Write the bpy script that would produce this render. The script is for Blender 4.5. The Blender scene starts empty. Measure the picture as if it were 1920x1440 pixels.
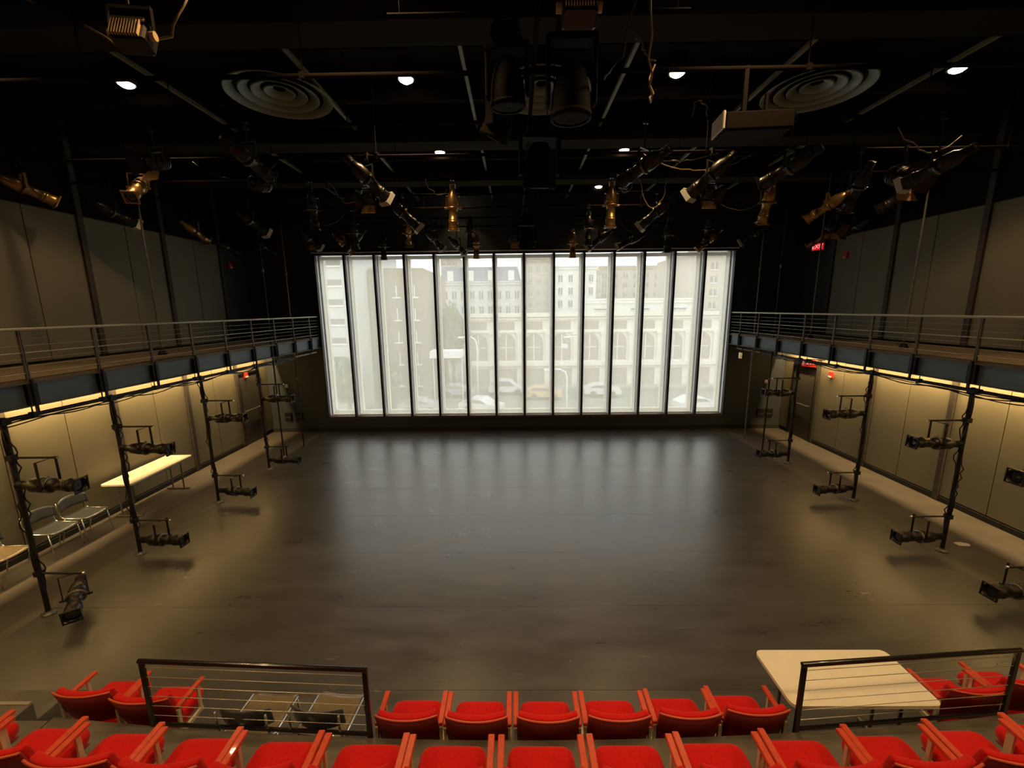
import bpy, math, random
from mathutils import Vector, Matrix, Euler
random.seed(7)
PI = math.pi
R = math.radians
S = bpy.context.scene
COL = S.collection

# ------------------------------------------------------------------ camera
cam = bpy.data.cameras.new('camera')
camo = bpy.data.objects.new('camera', cam)
COL.objects.link(camo)
S.camera = camo
cam.sensor_fit = 'HORIZONTAL'
cam.sensor_width = 36.0
cam.lens = 36.0 * 771.77 / 1920
cam.clip_start = 0.05
cam.clip_end = 400
PITCH, YAW, ROLL = .1816, -.0105, -.0109
camo.location = (0, 0, 3.95)
camo.matrix_world = (Matrix.Translation((0, 0, 3.95)) @ Matrix.Rotation(-YAW, 4, 'Z')
                     @ Matrix.Rotation(PI / 2 - PITCH, 4, 'X') @ Matrix.Rotation(ROLL, 4, 'Z'))

# ------------------------------------------------------------------ view, sky
S.view_settings.view_transform = 'Standard'
S.view_settings.look = 'None'
S.view_settings.exposure = 0.0
S.view_settings.gamma = 1.0
S.view_settings.use_curve_mapping = False
SKY = 2.85
W = bpy.data.worlds.new('sky')
S.world = W
W.use_nodes = True
wt = W.node_tree
bg = wt.nodes['Background']
tc = wt.nodes.new('ShaderNodeTexCoord')
sp = wt.nodes.new('ShaderNodeSeparateXYZ')
rp = wt.nodes.new('ShaderNodeValToRGB')
wt.links.new(tc.outputs['Generated'], sp.inputs[0])
wt.links.new(sp.outputs['Z'], rp.inputs[0])
rp.color_ramp.elements[0].color = (1.0, .94, .84, 1)
rp.color_ramp.elements[1].color = (.80, .90, 1.0, 1)
rp.color_ramp.elements[1].position = .7
wt.links.new(rp.outputs[0], bg.inputs[0])
bg.inputs[1].default_value = SKY

WARM = (1.0, .64, .29)
WALLWARM = (1.0, .66, .29)

def light(kind, name, loc, power, color, rot=(0, 0, 0), **kw):
    l = bpy.data.lights.new(name, kind)
    l.energy = power
    l.color = color
    for k, v in kw.items():
        setattr(l, k, v)
    o = bpy.data.objects.new(name, l)
    o.location = loc
    o.rotation_euler = rot
    COL.objects.link(o)
    return o

LAMP_Z = 7.3
# recessed work lights in the ceiling: (x, y, watts)
LAMPS = [(-5.73, 6.74, 80), (-1.58, 6.74, 125), (2.37, 6.69, 125), (6.4, 6.7, 80),
         (-1.60, 9.62, 60), (2.37, 9.65, 60), (-1.6, 12.45, 20), (2.35, 12.35, 20),
         (-5.7, 3.7, 130), (-1.58, 3.7, 130), (2.37, 3.7, 130), (6.4, 3.7, 130),
         (-5.7, 0.4, 150), (-1.58, 0.4, 150), (2.37, 0.4, 150), (6.4, 0.4, 150)]
for x, y, p in LAMPS:
    light('SPOT', 'downlight_lamp', (x, y, LAMP_Z - .12), p * 1.6, WARM, spot_size=R(112 if abs(x - .3) > 5 else (92 if y > 5 else 110)), spot_blend=.4, shadow_soft_size=.07)
# linear cove lights under the two galleries
COVE = 600
for sx, x in ((-1, -7.87), (1, 8.39)):
    l = light('AREA', 'cove_lamp', (x, 4.6, 2.78), COVE, WALLWARM, rot=(0, R(38) * -sx, 0), shape='RECTANGLE', size=.035, size_y=16.4)

# ------------------------------------------------------------------ materials
def mat(name, col, rough=.5, metal=0.0, noise=None, bump=None, spec=.5, emit=None, coat=0, ramp=None):
    m = bpy.data.materials.new(name)
    m.use_nodes = True
    nt = m.node_tree
    b = nt.nodes['Principled BSDF']
    b.inputs['Base Color'].default_value = (*col, 1)
    b.inputs['Roughness'].default_value = rough
    b.inputs['Metallic'].default_value = metal
    b.inputs['Specular IOR Level'].default_value = spec
    if coat:
        b.inputs['Coat Weight'].default_value = coat
    if emit:
        b.inputs['Emission Color'].default_value = (*emit[0], 1)
        b.inputs['Emission Strength'].default_value = emit[1]
    t = nt.nodes.new('ShaderNodeTexCoord')
    if noise:
        sc, amt = noise
        n = nt.nodes.new('ShaderNodeTexNoise')
        n.inputs['Scale'].default_value = sc
        n.inputs['Detail'].default_value = 6
        nt.links.new(t.outputs['Object'], n.inputs['Vector'])
        mr = nt.nodes.new('ShaderNodeMapRange')
        mr.inputs[1].default_value = .3
        mr.inputs[2].default_value = .7
        mr.inputs[3].default_value = 1 - amt
        mr.inputs[4].default_value = 1 + amt
        nt.links.new(n.outputs[0], mr.inputs[0])
        mx = nt.nodes.new('ShaderNodeVectorMath')
        mx.operation = 'SCALE'
        mx.inputs[0].default_value = col
        nt.links.new(mr.outputs[0], mx.inputs[3])
        nt.links.new(mx.outputs[0], b.inputs['Base Color'])
    if bump:
        sc, st = bump
        n = nt.nodes.new('ShaderNodeTexNoise')
        n.inputs['Scale'].default_value = sc
        n.inputs['Detail'].default_value = 4
        nt.links.new(t.outputs['Object'], n.inputs['Vector'])
        bm_ = nt.nodes.new('ShaderNodeBump')
        bm_.inputs['Strength'].default_value = st
        bm_.inputs['Distance'].default_value = .01
        nt.links.new(n.outputs[0], bm_.inputs['Height'])
        nt.links.new(bm_.outputs[0], b.inputs['Normal'])
    return m

def floor_mat():
    m = mat('stage_vinyl', (.03, .03, .03), .4, spec=1.0)
    nt = m.node_tree
    b = nt.nodes['Principled BSDF']
    L = nt.links.new
    g = nt.nodes.new('ShaderNodeNewGeometry')
    mp = nt.nodes.new('ShaderNodeMapping')
    mp.inputs['Scale'].default_value = (.55, 2.2, 1)
    L(g.outputs['Position'], mp.inputs[0])
    n1 = nt.nodes.new('ShaderNodeTexNoise'); n1.inputs['Scale'].default_value = 1.3; n1.inputs['Detail'].default_value = 8; n1.inputs['Roughness'].default_value = .65
    L(mp.outputs[0], n1.inputs[0])
    r1 = nt.nodes.new('ShaderNodeValToRGB')
    r1.color_ramp.elements[0].position = .3; r1.color_ramp.elements[0].color = (.046, .042, .037, 1)
    r1.color_ramp.elements[1].position = .75; r1.color_ramp.elements[1].color = (.086, .079, .069, 1)
    L(n1.outputs[0], r1.inputs[0])
    # scuffs: short pale scratches
    mp2 = nt.nodes.new('ShaderNodeMapping'); mp2.inputs['Scale'].default_value = (1.2, 7, 1); mp2.inputs['Rotation'].default_value = (0, 0, .25)
    L(g.outputs['Position'], mp2.inputs[0])
    n2 = nt.nodes.new('ShaderNodeTexNoise'); n2.inputs['Scale'].default_value = 2.6; n2.inputs['Detail'].default_value = 3; n2.inputs['Distortion'].default_value = 1.4
    L(mp2.outputs[0], n2.inputs[0])
    r2 = nt.nodes.new('ShaderNodeValToRGB')
    r2.color_ramp.elements[0].position = .68; r2.color_ramp.elements[0].color = (0, 0, 0, 1)
    r2.color_ramp.elements[1].position = .80; r2.color_ramp.elements[1].color = (.10, .094, .084, 1)
    L(n2.outputs[0], r2.inputs[0])
    ad = nt.nodes.new('ShaderNodeVectorMath'); ad.operation = 'ADD'
    L(r1.outputs[0], ad.inputs[0]); L(r2.outputs[0], ad.inputs[1])
    # specks
    v = nt.nodes.new('ShaderNodeTexVoronoi'); v.inputs['Scale'].default_value = 2.3
    L(g.outputs['Position'], v.inputs[0])
    r3 = nt.nodes.new('ShaderNodeValToRGB')
    r3.color_ramp.elements[0].position = .012; r3.color_ramp.elements[0].color = (.16, .15, .13, 1)
    r3.color_ramp.elements[1].position = .03; r3.color_ramp.elements[1].color = (0, 0, 0, 1)
    L(v.outputs['Distance'], r3.inputs[0])
    ad2 = nt.nodes.new('ShaderNodeVectorMath'); ad2.operation = 'ADD'
    L(ad.outputs[0], ad2.inputs[0]); L(r3.outputs[0], ad2.inputs[1])
    L(ad2.outputs[0], b.inputs['Base Color'])
    mr = nt.nodes.new('ShaderNodeMapRange'); mr.inputs[1].default_value = .3; mr.inputs[2].default_value = .7; mr.inputs[3].default_value = .26; mr.inputs[4].default_value = .36
    L(n1.outputs[0], mr.inputs[0]); L(mr.outputs[0], b.inputs['Roughness'])
    bp = nt.nodes.new('ShaderNodeBump'); bp.inputs['Strength'].default_value = .05; bp.inputs['Distance'].default_value = .01
    L(n2.outputs[0], bp.inputs['Height']); L(bp.outputs[0], b.inputs['Normal'])
    return m

def shade_mat():
    m = bpy.data.materials.new('shade_fabric')
    m.use_nodes = True
    nt = m.node_tree
    nt.nodes.clear()
    L = nt.links.new
    out = nt.nodes.new('ShaderNodeOutputMaterial')
    tr = nt.nodes.new('ShaderNodeBsdfTransparent'); tr.inputs[0].default_value = (1, 1, 1, 1)
    tl = nt.nodes.new('ShaderNodeBsdfTranslucent'); tl.inputs[0].default_value = (.97, .865, .70, 1)
    df = nt.nodes.new('ShaderNodeBsdfDiffuse'); df.inputs[0].default_value = (.6, .58, .52, 1)
    a = nt.nodes.new('ShaderNodeMixShader'); a.inputs[0].default_value = .12
    L(tl.outputs[0], a.inputs[1]); L(df.outputs[0], a.inputs[2])
    g = nt.nodes.new('ShaderNodeNewGeometry')
    n = nt.nodes.new('ShaderNodeTexNoise'); n.inputs['Scale'].default_value = .8
    mp = nt.nodes.new('ShaderNodeMapping'); mp.inputs['Scale'].default_value = (4, 1, .3)
    L(g.outputs['Position'], mp.inputs[0]); L(mp.outputs[0], n.inputs[0])
    mr = nt.nodes.new('ShaderNodeMapRange'); mr.inputs[3].default_value = .37; mr.inputs[4].default_value = .43
    L(n.outputs[0], mr.inputs[0])
    b = nt.nodes.new('ShaderNodeMixShader')
    L(mr.outputs[0], b.inputs[0]); L(a.outputs[0], b.inputs[1]); L(tr.outputs[0], b.inputs[2])
    L(b.outputs[0], out.inputs[0])
    return m

def glass_mat():
    m = bpy.data.materials.new('window_glass')
    m.use_nodes = True
    nt = m.node_tree
    nt.nodes.clear()
    out = nt.nodes.new('ShaderNodeOutputMaterial')
    tr = nt.nodes.new('ShaderNodeBsdfTransparent'); tr.inputs[0].default_value = (.93, .97, .96, 1)
    gl = nt.nodes.new('ShaderNodeBsdfGlossy'); gl.inputs['Roughness'].default_value = .02
    mx = nt.nodes.new('ShaderNodeMixShader'); mx.inputs[0].default_value = .05
    nt.links.new(tr.outputs[0], mx.inputs[1]); nt.links.new(gl.outputs[0], mx.inputs[2]); nt.links.new(mx.outputs[0], out.inputs[0])
    return m

def velvet():
    m = mat('red_upholstery', (.60, .008, .005), .85, noise=(60, .10), bump=(350, .35), spec=.2)
    b = m.node_tree.nodes['Principled BSDF']
    b.inputs['Sheen Weight'].default_value = .5
    b.inputs['Sheen Roughness'].default_value = .4
    b.inputs['Sheen Tint'].default_value = (1, .25, .2, 1)
    return m

M = dict(
    floor=floor_mat(), shade=shade_mat(), glass=glass_mat(), red=velvet(),
    side_floor=mat('side_floor', (.10, .085, .065), .6, noise=(2.2, .18)),
    platform=mat('platform_floor', (.12, .105, .08), .7, noise=(5, .22)),
    riser=mat('platform_riser', (.03, .026, .022), .7, noise=(6, .2)),
    wall=mat('grey_olive_wall', (.19, .17, .105), .62, noise=(1.6, .07), bump=(9, .15)),
    wall_gap=mat('wall_backing', (.02, .018, .014), .9),
    post_paint=mat('wall_post_paint', (.05, .043, .032), .7, noise=(12, .3)),
    backwall=mat('back_wall_paint', (.036, .044, .048), .75, noise=(1.2, .12), bump=(14, .1)),
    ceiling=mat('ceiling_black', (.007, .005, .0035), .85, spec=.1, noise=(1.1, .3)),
    joist=mat('ceiling_joist', (.010, .006, .003), .85, spec=.05, noise=(3, .3)),
    duct=mat('duct_grey', (.020, .013, .005), .8, spec=.1, noise=(2, .2)),
    strut=mat('strut_grey', (.20, .19, .14), .5, noise=(8, .25)),
    fascia=mat('fascia_slate', (.12, .18, .225), .5, noise=(3, .1)),
    flange=mat('flange_edge', (.10, .085, .07), .5, metal=.3),
    blackm=mat('black_metal', (.010, .008, .007), .5, spec=.3, noise=(12, .3)), headm=mat('moving_head_plastic', (.010, .006, .004), .8, spec=.12), gridm=mat('grid_pipe_black', (.010, .007, .005), .85, spec=.1), silver=mat('frame_silver', (.62, .62, .58), .5),
    blackgloss=mat('black_gloss_rail', (.012, .009, .008), .18, coat=.4),
    rail=mat('rail_steel', (.42, .40, .33), .42, metal=.3),
    railpost=mat('rail_post_steel', (.13, .11, .085), .45, metal=.3),
    wire=mat('steel_wire', (.6, .56, .45), .3, metal=.85),
    deck=mat('deck_board', (.19, .145, .09), .65, noise=(7, .15)),
    pipe=mat('pipe_black', (.009, .006, .005), .6, metal=.0, noise=(30, .4)),
    orange_lit=mat('pipe_orange_lit', (.24, .12, .05), .45, metal=.6, noise=(14, .35)),  # orange lamplight on the pipe put into its colour
    greypipe=mat('pipe_grey', (.16, .15, .12), .45, metal=.4, noise=(14, .35)),
    fx=mat('fixture_black', (.016, .012, .009), .38, metal=.3, noise=(20, .25), coat=.2),
    fx_lit=mat('fixture_lamplit', (.42, .27, .11), .34, metal=.85, noise=(10, .2)),  # black fixture with the warm lamplight on it put into the colour
    chrome=mat('bright_metal', (.75, .74, .70), .25, metal=.9),
    lens=mat('lens_glass', (.01, .011, .012), .08, spec=.6),
    gel=mat('leaf_tan_lit', (.70, .42, .18), .55, noise=(9, .1)),  # barn door leaf with lamplight put into its tan
    gelgrey=mat('gel_grey', (.30, .30, .27), .5, noise=(9, .1)),
    cable=mat('cable_black', (.014, .012, .01), .5),
    cablet=mat('cable_tan', (.26, .19, .10), .45),
    mull=mat('mullion_black', (.012, .010, .014), .5),
    alu=mat('aluminium_reveal', (.80, .82, .92), .35),
    jamb=mat('window_jamb_white', (.92, .89, .80), .5),
    sill=mat('window_sill_brown', (.12, .07, .05), .5),
    white=mat('table_laminate', (.86, .80, .64), .45, noise=(6, .03)),
    tableedge=mat('table_edge', (.30, .26, .20), .5),
    greysteel=mat('table_leg_steel', (.22, .2, .16), .4, metal=.6),
    armwood=mat('arm_red_wood', (.62, .075, .028), .35, noise=(24, .12), coat=.25),
    shell=mat('seat_shell', (.32, .018, .012), .4, noise=(20, .15)),
    rim_lit=mat('seat_rim_lit', (.62, .09, .03), .35, coat=.2),  # lit edge of the seat shell put in as orange colour
    cream=mat('cream_bracket', (.62, .52, .32), .4),
    chairshell=mat('chair_shell', (.19, .145, .08), .3, coat=.5),
    chairback=mat('chair_back_blue', (.055, .065, .07), .3, coat=.3),
    redplastic=mat('red_plastic', (.7, .03, .02), .4),
    whiteplastic=mat('white_plastic', (.7, .68, .6), .5),
    exitred=mat('exit_sign_face', (.5, .01, .01), .4, emit=((1, .02, .03), .55)),
    exitwhite=mat('exit_sign_letters', (.8, .3, .3), .4, emit=((1, .45, .42), .9)),
    exitlow=mat('exit_sign_lower_face', (.45, .01, .01), .4, emit=((1, .03, .02), .18)),
    lamp=mat('lamp_glow', (1, .9, .8), .4, emit=((1.0, .80, .55), 14)),
    paper=mat('white_paper', (.85, .82, .74), .7),
    diffuser=mat('diffuser_grey_green', (.26, .30, .26), .5, noise=(5, .1)),
    door=mat('door_paint', (.075, .068, .052), .5, noise=(3, .1)),
    label=mat('fixture_vent_lit', (.7, .5, .25), .4),  # gold lamplight on the vents put into the colour
)

# ------------------------------------------------------------------ mesh builder
class MB:
    def __init__(s):
        s.v = []; s.f = []; s.sm = []; s.mi = []; s.cur = 0
    def add(s, vs, fs, smooth=False, T=None):
        o = len(s.v)
        for p in vs:
            p = Vector(p)
            s.v.append(tuple(T @ p if T is not None else p))
        for f in fs:
            s.f.append(tuple(i + o for i in f)); s.sm.append(smooth); s.mi.append(s.cur)
        return s
    def box(s, x0, x1, y0, y1, z0, z1, T=None):
        v = [(x0, y0, z0), (x1, y0, z0), (x1, y1, z0), (x0, y1, z0), (x0, y0, z1), (x1, y0, z1), (x1, y1, z1), (x0, y1, z1)]
        return s.add(v, [(0, 3, 2, 1), (4, 5, 6, 7), (0, 1, 5, 4), (1, 2, 6, 5), (2, 3, 7, 6), (3, 0, 4, 7)], False, T)
    def bev(s, x0, x1, y0, y1, z0, z1, b=.005, T=None):
        """box with chamfered vertical and horizontal edges"""
        vs = []; 
        def ring(z, k):
            return [(x0 + b + 0 - k, y0 - k + b * 0 + 0, z)]
        pts = []
        for (z, i) in ((z0, b), (z0 + b, 0), (z1 - b, 0), (z1, b)):
            pts.append([(x0 + i + b, y0 + i, z), (x1 - i - b, y0 + i, z), (x1 - i, y0 + i + b, z), (x1 - i, y1 - i - b, z),
                        (x1 - i - b, y1 - i, z), (x0 + i + b, y1 - i, z), (x0 + i, y1 - i - b, z), (x0 + i, y0 + i + b, z)])
        v = [p for r_ in pts for p in r_]
        f = [tuple(range(7, -1, -1)), tuple(range(24, 32))]
        for k in range(3):
            for j in range(8):
                a = k * 8 + j; c = k * 8 + (j + 1) % 8
                f.append((a, c, c + 8, a + 8))
        return s.add(v, f, False, T)
    def cyl(s, p0, p1, r0, r1=None, n=10, caps=True, T=None, smooth=True):
        p0, p1 = Vector(p0), Vector(p1)
        r1 = r0 if r1 is None else r1
        d = (p1 - p0)
        q = d.to_track_quat('Z', 'Y')
        v = []
        for p, r in ((p0, r0), (p1, r1)):
            for i in range(n):
                a = 2 * PI * i / n
                v.append(p + q @ Vector((r * math.cos(a), r * math.sin(a), 0)))
        s.add(v, [(i, (i + 1) % n, (i + 1) % n + n, i + n) for i in range(n)], smooth, T)
        if caps:
            s.add(v[:n], [tuple(range(n - 1, -1, -1))], False, T)
            s.add(v[n:], [tuple(range(n))], False, T)
        return s
    def lathe(s, prof, n=16, axis='X', T=None, smooth=True):
        """prof: list of (a, r) along the axis"""
        v = []
        for a, r in prof:
            for i in range(n):
                t = 2 * PI * i / n
                c, d = r * math.cos(t), r * math.sin(t)
                v.append((a, c, d) if axis == 'X' else (c, d, a))
        f = []
        for k in range(len(prof) - 1):
            for i in range(n):
                j = (i + 1) % n
                f.append((k * n + i, k * n + j, (k + 1) * n + j, (k + 1) * n + i))
        return s.add(v, f, smooth, T)
    def tube(s, pts, r, n=6, T=None, closed=False):
        pts = [Vector(p) for p in pts]
        m = len(pts)
        v = []
        q = None
        for k, p in enumerate(pts):
            d = (pts[min(k + 1, m - 1)] - pts[max(k - 1, 0)])
            if d.length < 1e-6: d = Vector((0, 0, 1))
            d.normalize()
            if q is None:
                q = d.to_track_quat('Z', 'Y')
            else:
                q = (q @ Vector((0, 0, 1))).rotation_difference(d) @ q
            for i in range(n):
                a = 2 * PI * i / n
                v.append(p + q @ Vector((r * math.cos(a), r * math.sin(a), 0)))
        f = []
        for k in range(m - 1):
            for i in range(n):
                j = (i + 1) % n
                f.append((k * n + i, k * n + j, (k + 1) * n + j, (k + 1) * n + i))
        f.append(tuple(range(n - 1, -1, -1)))
        f.append(tuple(range((m - 1) * n, m * n)))
        return s.add(v, f, True, T)
    def grid(s, fn, nu, nv, smooth=True, T=None):
        v = [fn(i / nu, j / nv) for i in range(nu + 1) for j in range(nv + 1)]
        f = [(i * (nv + 1) + j, (i + 1) * (nv + 1) + j, (i + 1) * (nv + 1) + j + 1, i * (nv + 1) + j + 1) for i in range(nu) for j in range(nv)]
        return s.add(v, f, smooth, T)
    def prism(s, poly, z0, z1, T=None, axes='xy'):
        n = len(poly)
        def P(a, b, c):
            return {'xy': (a, b, c), 'yz': (c, a, b), 'xz': (a, c, b)}[axes]
        v = [P(a, b, z0) for a, b in poly] + [P(a, b, z1) for a, b in poly]
        f = [tuple(range(n - 1, -1, -1)), tuple(range(n, 2 * n))] + [(i, (i + 1) % n, (i + 1) % n + n, i + n) for i in range(n)]
        return s.add(v, f, False, T)
    def mesh(s, name):
        m = bpy.data.meshes.new(name)
        m.from_pydata([tuple(p) for p in s.v], [], s.f)
        m.polygons.foreach_set('use_smooth', s.sm)
        m.polygons.foreach_set('material_index', s.mi)
        m.update()
        return m

def ob(name, src, material=None, parent=None, loc=(0, 0, 0), rot=(0, 0, 0), sc=None, kind=None, label=None):
    me = src.mesh(name) if isinstance(src, MB) else src
    if material is not None and len(me.materials) == 0:
        for mm in (material if isinstance(material, (list, tuple)) else [material]):
            me.materials.append(M[mm] if isinstance(mm, str) else mm)
    o = bpy.data.objects.new(name, me)
    COL.objects.link(o)
    o.location = loc
    o.rotation_euler = rot
    if sc: o.scale = (sc, sc, sc) if not isinstance(sc, tuple) else sc
    if parent is not None: o.parent = parent
    if kind: o['kind'] = kind
    if label: o['label'] = label
    return o

def tag(o, label, cat, group=None):
    o['label'] = label; o['category'] = cat
    if group: o['group'] = group
    return o

def thing(name, label, cat, loc=(0, 0, 0), rz=0, group=None):
    o = bpy.data.objects.new(name, None)
    o.empty_display_size = .1
    COL.objects.link(o)
    o.location = loc; o.rotation_euler = (0, 0, rz)
    return tag(o, label, cat, group)

def copy_tree(o, parent=None):
    c = o.copy(); COL.objects.link(c)
    if parent is not None: c.parent = parent
    for ch in list(o.children):
        copy_tree(ch, c)
    return c

def rrect(x0, x1, y0, y1, r, n=5):
    p = []
    for cx, cy, a0 in ((x1 - r, y0 + r, -90), (x1 - r, y1 - r, 0), (x0 + r, y1 - r, 90), (x0 + r, y0 + r, 180)):
        for i in range(n + 1):
            a = R(a0 + 90 * i / n)
            p.append((cx + r * math.cos(a), cy + r * math.sin(a)))
    return p

# ------------------------------------------------------------------ room shell
XL, XR, YB, YF, ZC = -8.07, 8.59, 13.1, -6.5, 7.5
WX0, WX1, WZ0, WZ1 = -6.18, 6.72, .50, 5.62
GL, GR = -6.22, 6.71      # gallery fronts

fl = ob('floor', MB().box(XL - .3, XR + .3, YF - .3, YB + .6, -.3, -.004), 'side_floor', kind='structure')
ys = [2.0, 3.68, 4.92, 6.16, 7.42, 8.66, 9.9, 11.78]
for i in range(7):
    ob('vinyl_sheet', MB().bev(-6.36, 6.66, ys[i] + .0015, ys[i + 1] - .0015, -.004, .0, .0006), 'floor', fl)
ob('vinyl_sheet', MB().bev(-6.36, 6.66, 11.786, 13.08, -.004, .0, .0012), 'floor', fl)
ce = ob('ceiling', MB().box(XL - .3, XR + .3, YF - .3, YB + .6, ZC, ZC + .2), 'ceiling', kind='structure')
for i in range(14):
    y = 12.4 - i * 1.3
    ob('joist', MB().box(XL, XR, y - .06, y + .06, 7.18, ZC), 'joist', ce)
for x in (-5.0, -2.84, -.66, 1.53, 3.7, 5.9):
    ob('strut_channel', MB().box(x - .024, x + .024, -3, 13.05, 7.13, 7.18), 'strut', ce)
for y in (5.12, 8.30, 10.62):
    d = ob('air_duct', MB().box(-8, 8.5, y - .22, y + .22, 6.92, 7.13), 'duct')
    tag(d, {5.12: 'nearest dark air duct crossing under the ceiling', 8.3: 'middle dark air duct crossing under the ceiling', 10.62: 'farthest dark air duct crossing under the ceiling by the window'}[y], 'duct', 'air ducts')

# back wall with the window opening
bw = MB()
bw.box(XL - .3, WX0, YB, YB + .5, -.3, ZC + .2)
bw.box(WX1, XR + .3, YB, YB + .5, -.3, ZC + .2)
bw.box(WX0, WX1, YB, YB + .5, -.3, WZ0 - .02)
bw.box(WX0, WX1, YB, YB + .5, WZ1 + .04, ZC + .2)
wb = ob('wall_back', bw, 'backwall', kind='structure')
ob('wall_front', MB().box(XL - .3, XR + .3, YF - .3, YF, -.3, ZC + .2), 'post_paint', kind='structure')
for side, X, s in (('left', XL, -1), ('right', XR, 1)):
    w = ob('wall_' + side, MB().box(min(X + s * .03, X + s * .3), max(X + s * .03, X + s * .3), YF - .3, YB, -.3, ZC + .2), 'wall_gap', kind='structure')
    door = (11.68, 12.62)
    yj = [11.62 - 1.823 * k for k in range(10)]
    for k, y in enumerate(yj):
        for z0, z1 in ((.02, 2.92), (3.16, 7.4)):
            ob('wall_post', MB().box(min(X - s * .035, X + s * .03), max(X - s * .035, X + s * .03), y - .05, y + .05, z0, z1), 'post_paint', w)
        if y - 1.82 < YF: continue
        for j in range(2):
            a = y - .058 - j * .858 ; b_ = a - .846
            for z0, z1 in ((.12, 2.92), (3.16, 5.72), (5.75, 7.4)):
                ob('wall_panel', MB().bev(min(X, X + s * .04), max(X, X + s * .04), b_, a, z0, z1, .004), 'ceiling' if z0 > 5 else 'wall', w, label='upper wall panel blackened for shade' if z0 > 5 else None)  # shade at the wall top is put in as black panel colour
    # piece between last post and corner
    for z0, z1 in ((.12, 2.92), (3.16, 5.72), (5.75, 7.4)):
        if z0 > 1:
            ob('wall_panel', MB().bev(min(X, X + s * .04), max(X, X + s * .04), 11.68, 13.09, z0, z1, .004), 'ceiling' if z0 > 5 else 'backwall', w)  # top corner panel takes the same painted-in dark
        else:
            ob('wall_panel', MB().bev(min(X, X + s * .04), max(X, X + s * .04), 12.68, 13.09, z0, z1, .004), 'wall', w)
            ob('wall_panel', MB().bev(min(X, X + s * .04), max(X, X + s * .04), 11.68, 12.66, 2.16, z1, .004), 'wall', w)
    ob('baseboard_' + side, MB().box(min(X, X - s * .018), max(X, X - s * .018), YF, 11.66, .0, .10), 'wall_gap', kind='structure')
    d = ob('door_1' if s < 0 else 'door_2', MB().bev(min(X + s * .005, X + s * .045), max(X + s * .005, X + s * .045), 11.72, 12.64, .01, 2.12, .004), 'door', kind='structure')
    ob('door_bar', MB().cyl((X - s * .05, 11.8, 1.02), (X - s * .05, 12.5, 1.02), .018).box(min(X, X - s * .05), max(X, X - s * .05), 11.8, 11.84, 1.0, 1.04).box(min(X, X - s * .05), max(X, X - s * .05), 12.46, 12.5, 1.0, 1.04), 'railpost', d)
    ob('trim_' + ('1' if s < 0 else '2'), MB().box(min(X, X - s * .02), max(X, X - s * .02), 12.64, 12.69, 0, 2.17).box(min(X, X - s * .02), max(X, X - s * .02), 11.67, 11.72, 0, 2.17).box(min(X, X - s * .02), max(X, X - s * .02), 11.72, 12.64, 2.12, 2.17), 'blackm', kind='structure')
ob('baseboard_back', MB().box(XL, XR, YB - .02, YB, 0, .12), 'wall_gap', kind='structure')

# ------------------------------------------------------------------ the big window
NW = 14
PW = (WX1 - WX0) / NW
win = ob('window_1', MB().box(WX0 - .05, WX0, YB - .05, YB + .5, WZ0 - .04, WZ1 + .05).box(WX1, WX1 + .05, YB - .05, YB + .5, WZ0 - .04, WZ1 + .05), 'mull', kind='structure')
ob('header', MB().box(WX0 - .05, WX1 + .05, YB - .05, YB + .12, WZ1 - .01, WZ1 + .045), 'mull', win)
ob('header_strip', MB().box(WX0 - .05, WX1 + .05, YB - .10, YB - .05, WZ1 + .045, WZ1 + .075), 'alu', win)
ob('sill', MB().box(WX0, WX1, YB - .03, YB + .16, WZ0 - .05, WZ0 + .012), 'sill', win)
ob('outer_sill', MB().box(WX0, WX1, YB + .16, YB + .6, WZ0 - .05, WZ0 + .03), 'jamb', win)
mull_me = MB().box(-.033, .033, -.06, .06, WZ0, WZ1).mesh('mullion'); mull_me.materials.append(M['mull'])
rev_me = MB().box(-.026, .026, .06, .17, WZ0, WZ1).mesh('reveal'); rev_me.materials.append(M['alu'])
jb = MB().box(-.055, .055, .24, .40, WZ0, WZ1).box(-.080, .080, .40, .56, WZ0, WZ1)
jamb_me = jb.mesh('jamb'); jamb_me.materials.append(M['jamb'])
for k in range(NW + 1):
    x = WX0 + k * PW
    ob('mullion', mull_me, None, win, (x, YB, 0)); ob('reveal', rev_me, None, win, (x, YB, 0)); ob('jamb', jamb_me, None, win, (x, YB, 0))
fr = MB()
sh_me = MB().grid(lambda u, v: (-.5 * PW + .052 + u * (PW - .104), .004 * math.sin(u * 9), WZ0 + .03 + v * (WZ1 - WZ0 - .035)), 8, 1).mesh('roller_shade'); sh_me.materials.append(M['shade'])
gl_me = MB().add([(-.5 * PW + .08, 0, WZ0 + .05), (.5 * PW - .08, 0, WZ0 + .05), (.5 * PW - .08, 0, WZ1 - .03), (-.5 * PW + .08, 0, WZ1 - .03)], [(0, 1, 2, 3)]).mesh('glass_pane'); gl_me.materials.append(M['glass'])
hb_me = MB().cyl((-.5 * PW + .052, 0, WZ0 + .03), (.5 * PW - .052, 0, WZ0 + .03), .012, n=8).mesh('hem_bar'); hb_me.materials.append(M['jamb'])
tr_me = MB().box(-.5 * PW + .05, .5 * PW - .05, -.04, .05, WZ0 + .03, WZ0 + .12).box(-.5 * PW + .05, .5 * PW - .05, -.04, .05, WZ1 - .10, WZ1).mesh('sash_rail'); tr_me.materials.append(M['jamb'])
for k in range(NW):
    x = WX0 + (k + .5) * PW
    sh = ob('roller_shade', sh_me, None, win, (x, YB + .20, 0))
    ob('hem_bar', hb_me, None, sh)
    g = ob('glass_pane', gl_me, None, win, (x, YB + .50, 0))
    ob('sash_rail', tr_me, None, win, (x, YB + .44, 0))

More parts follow.
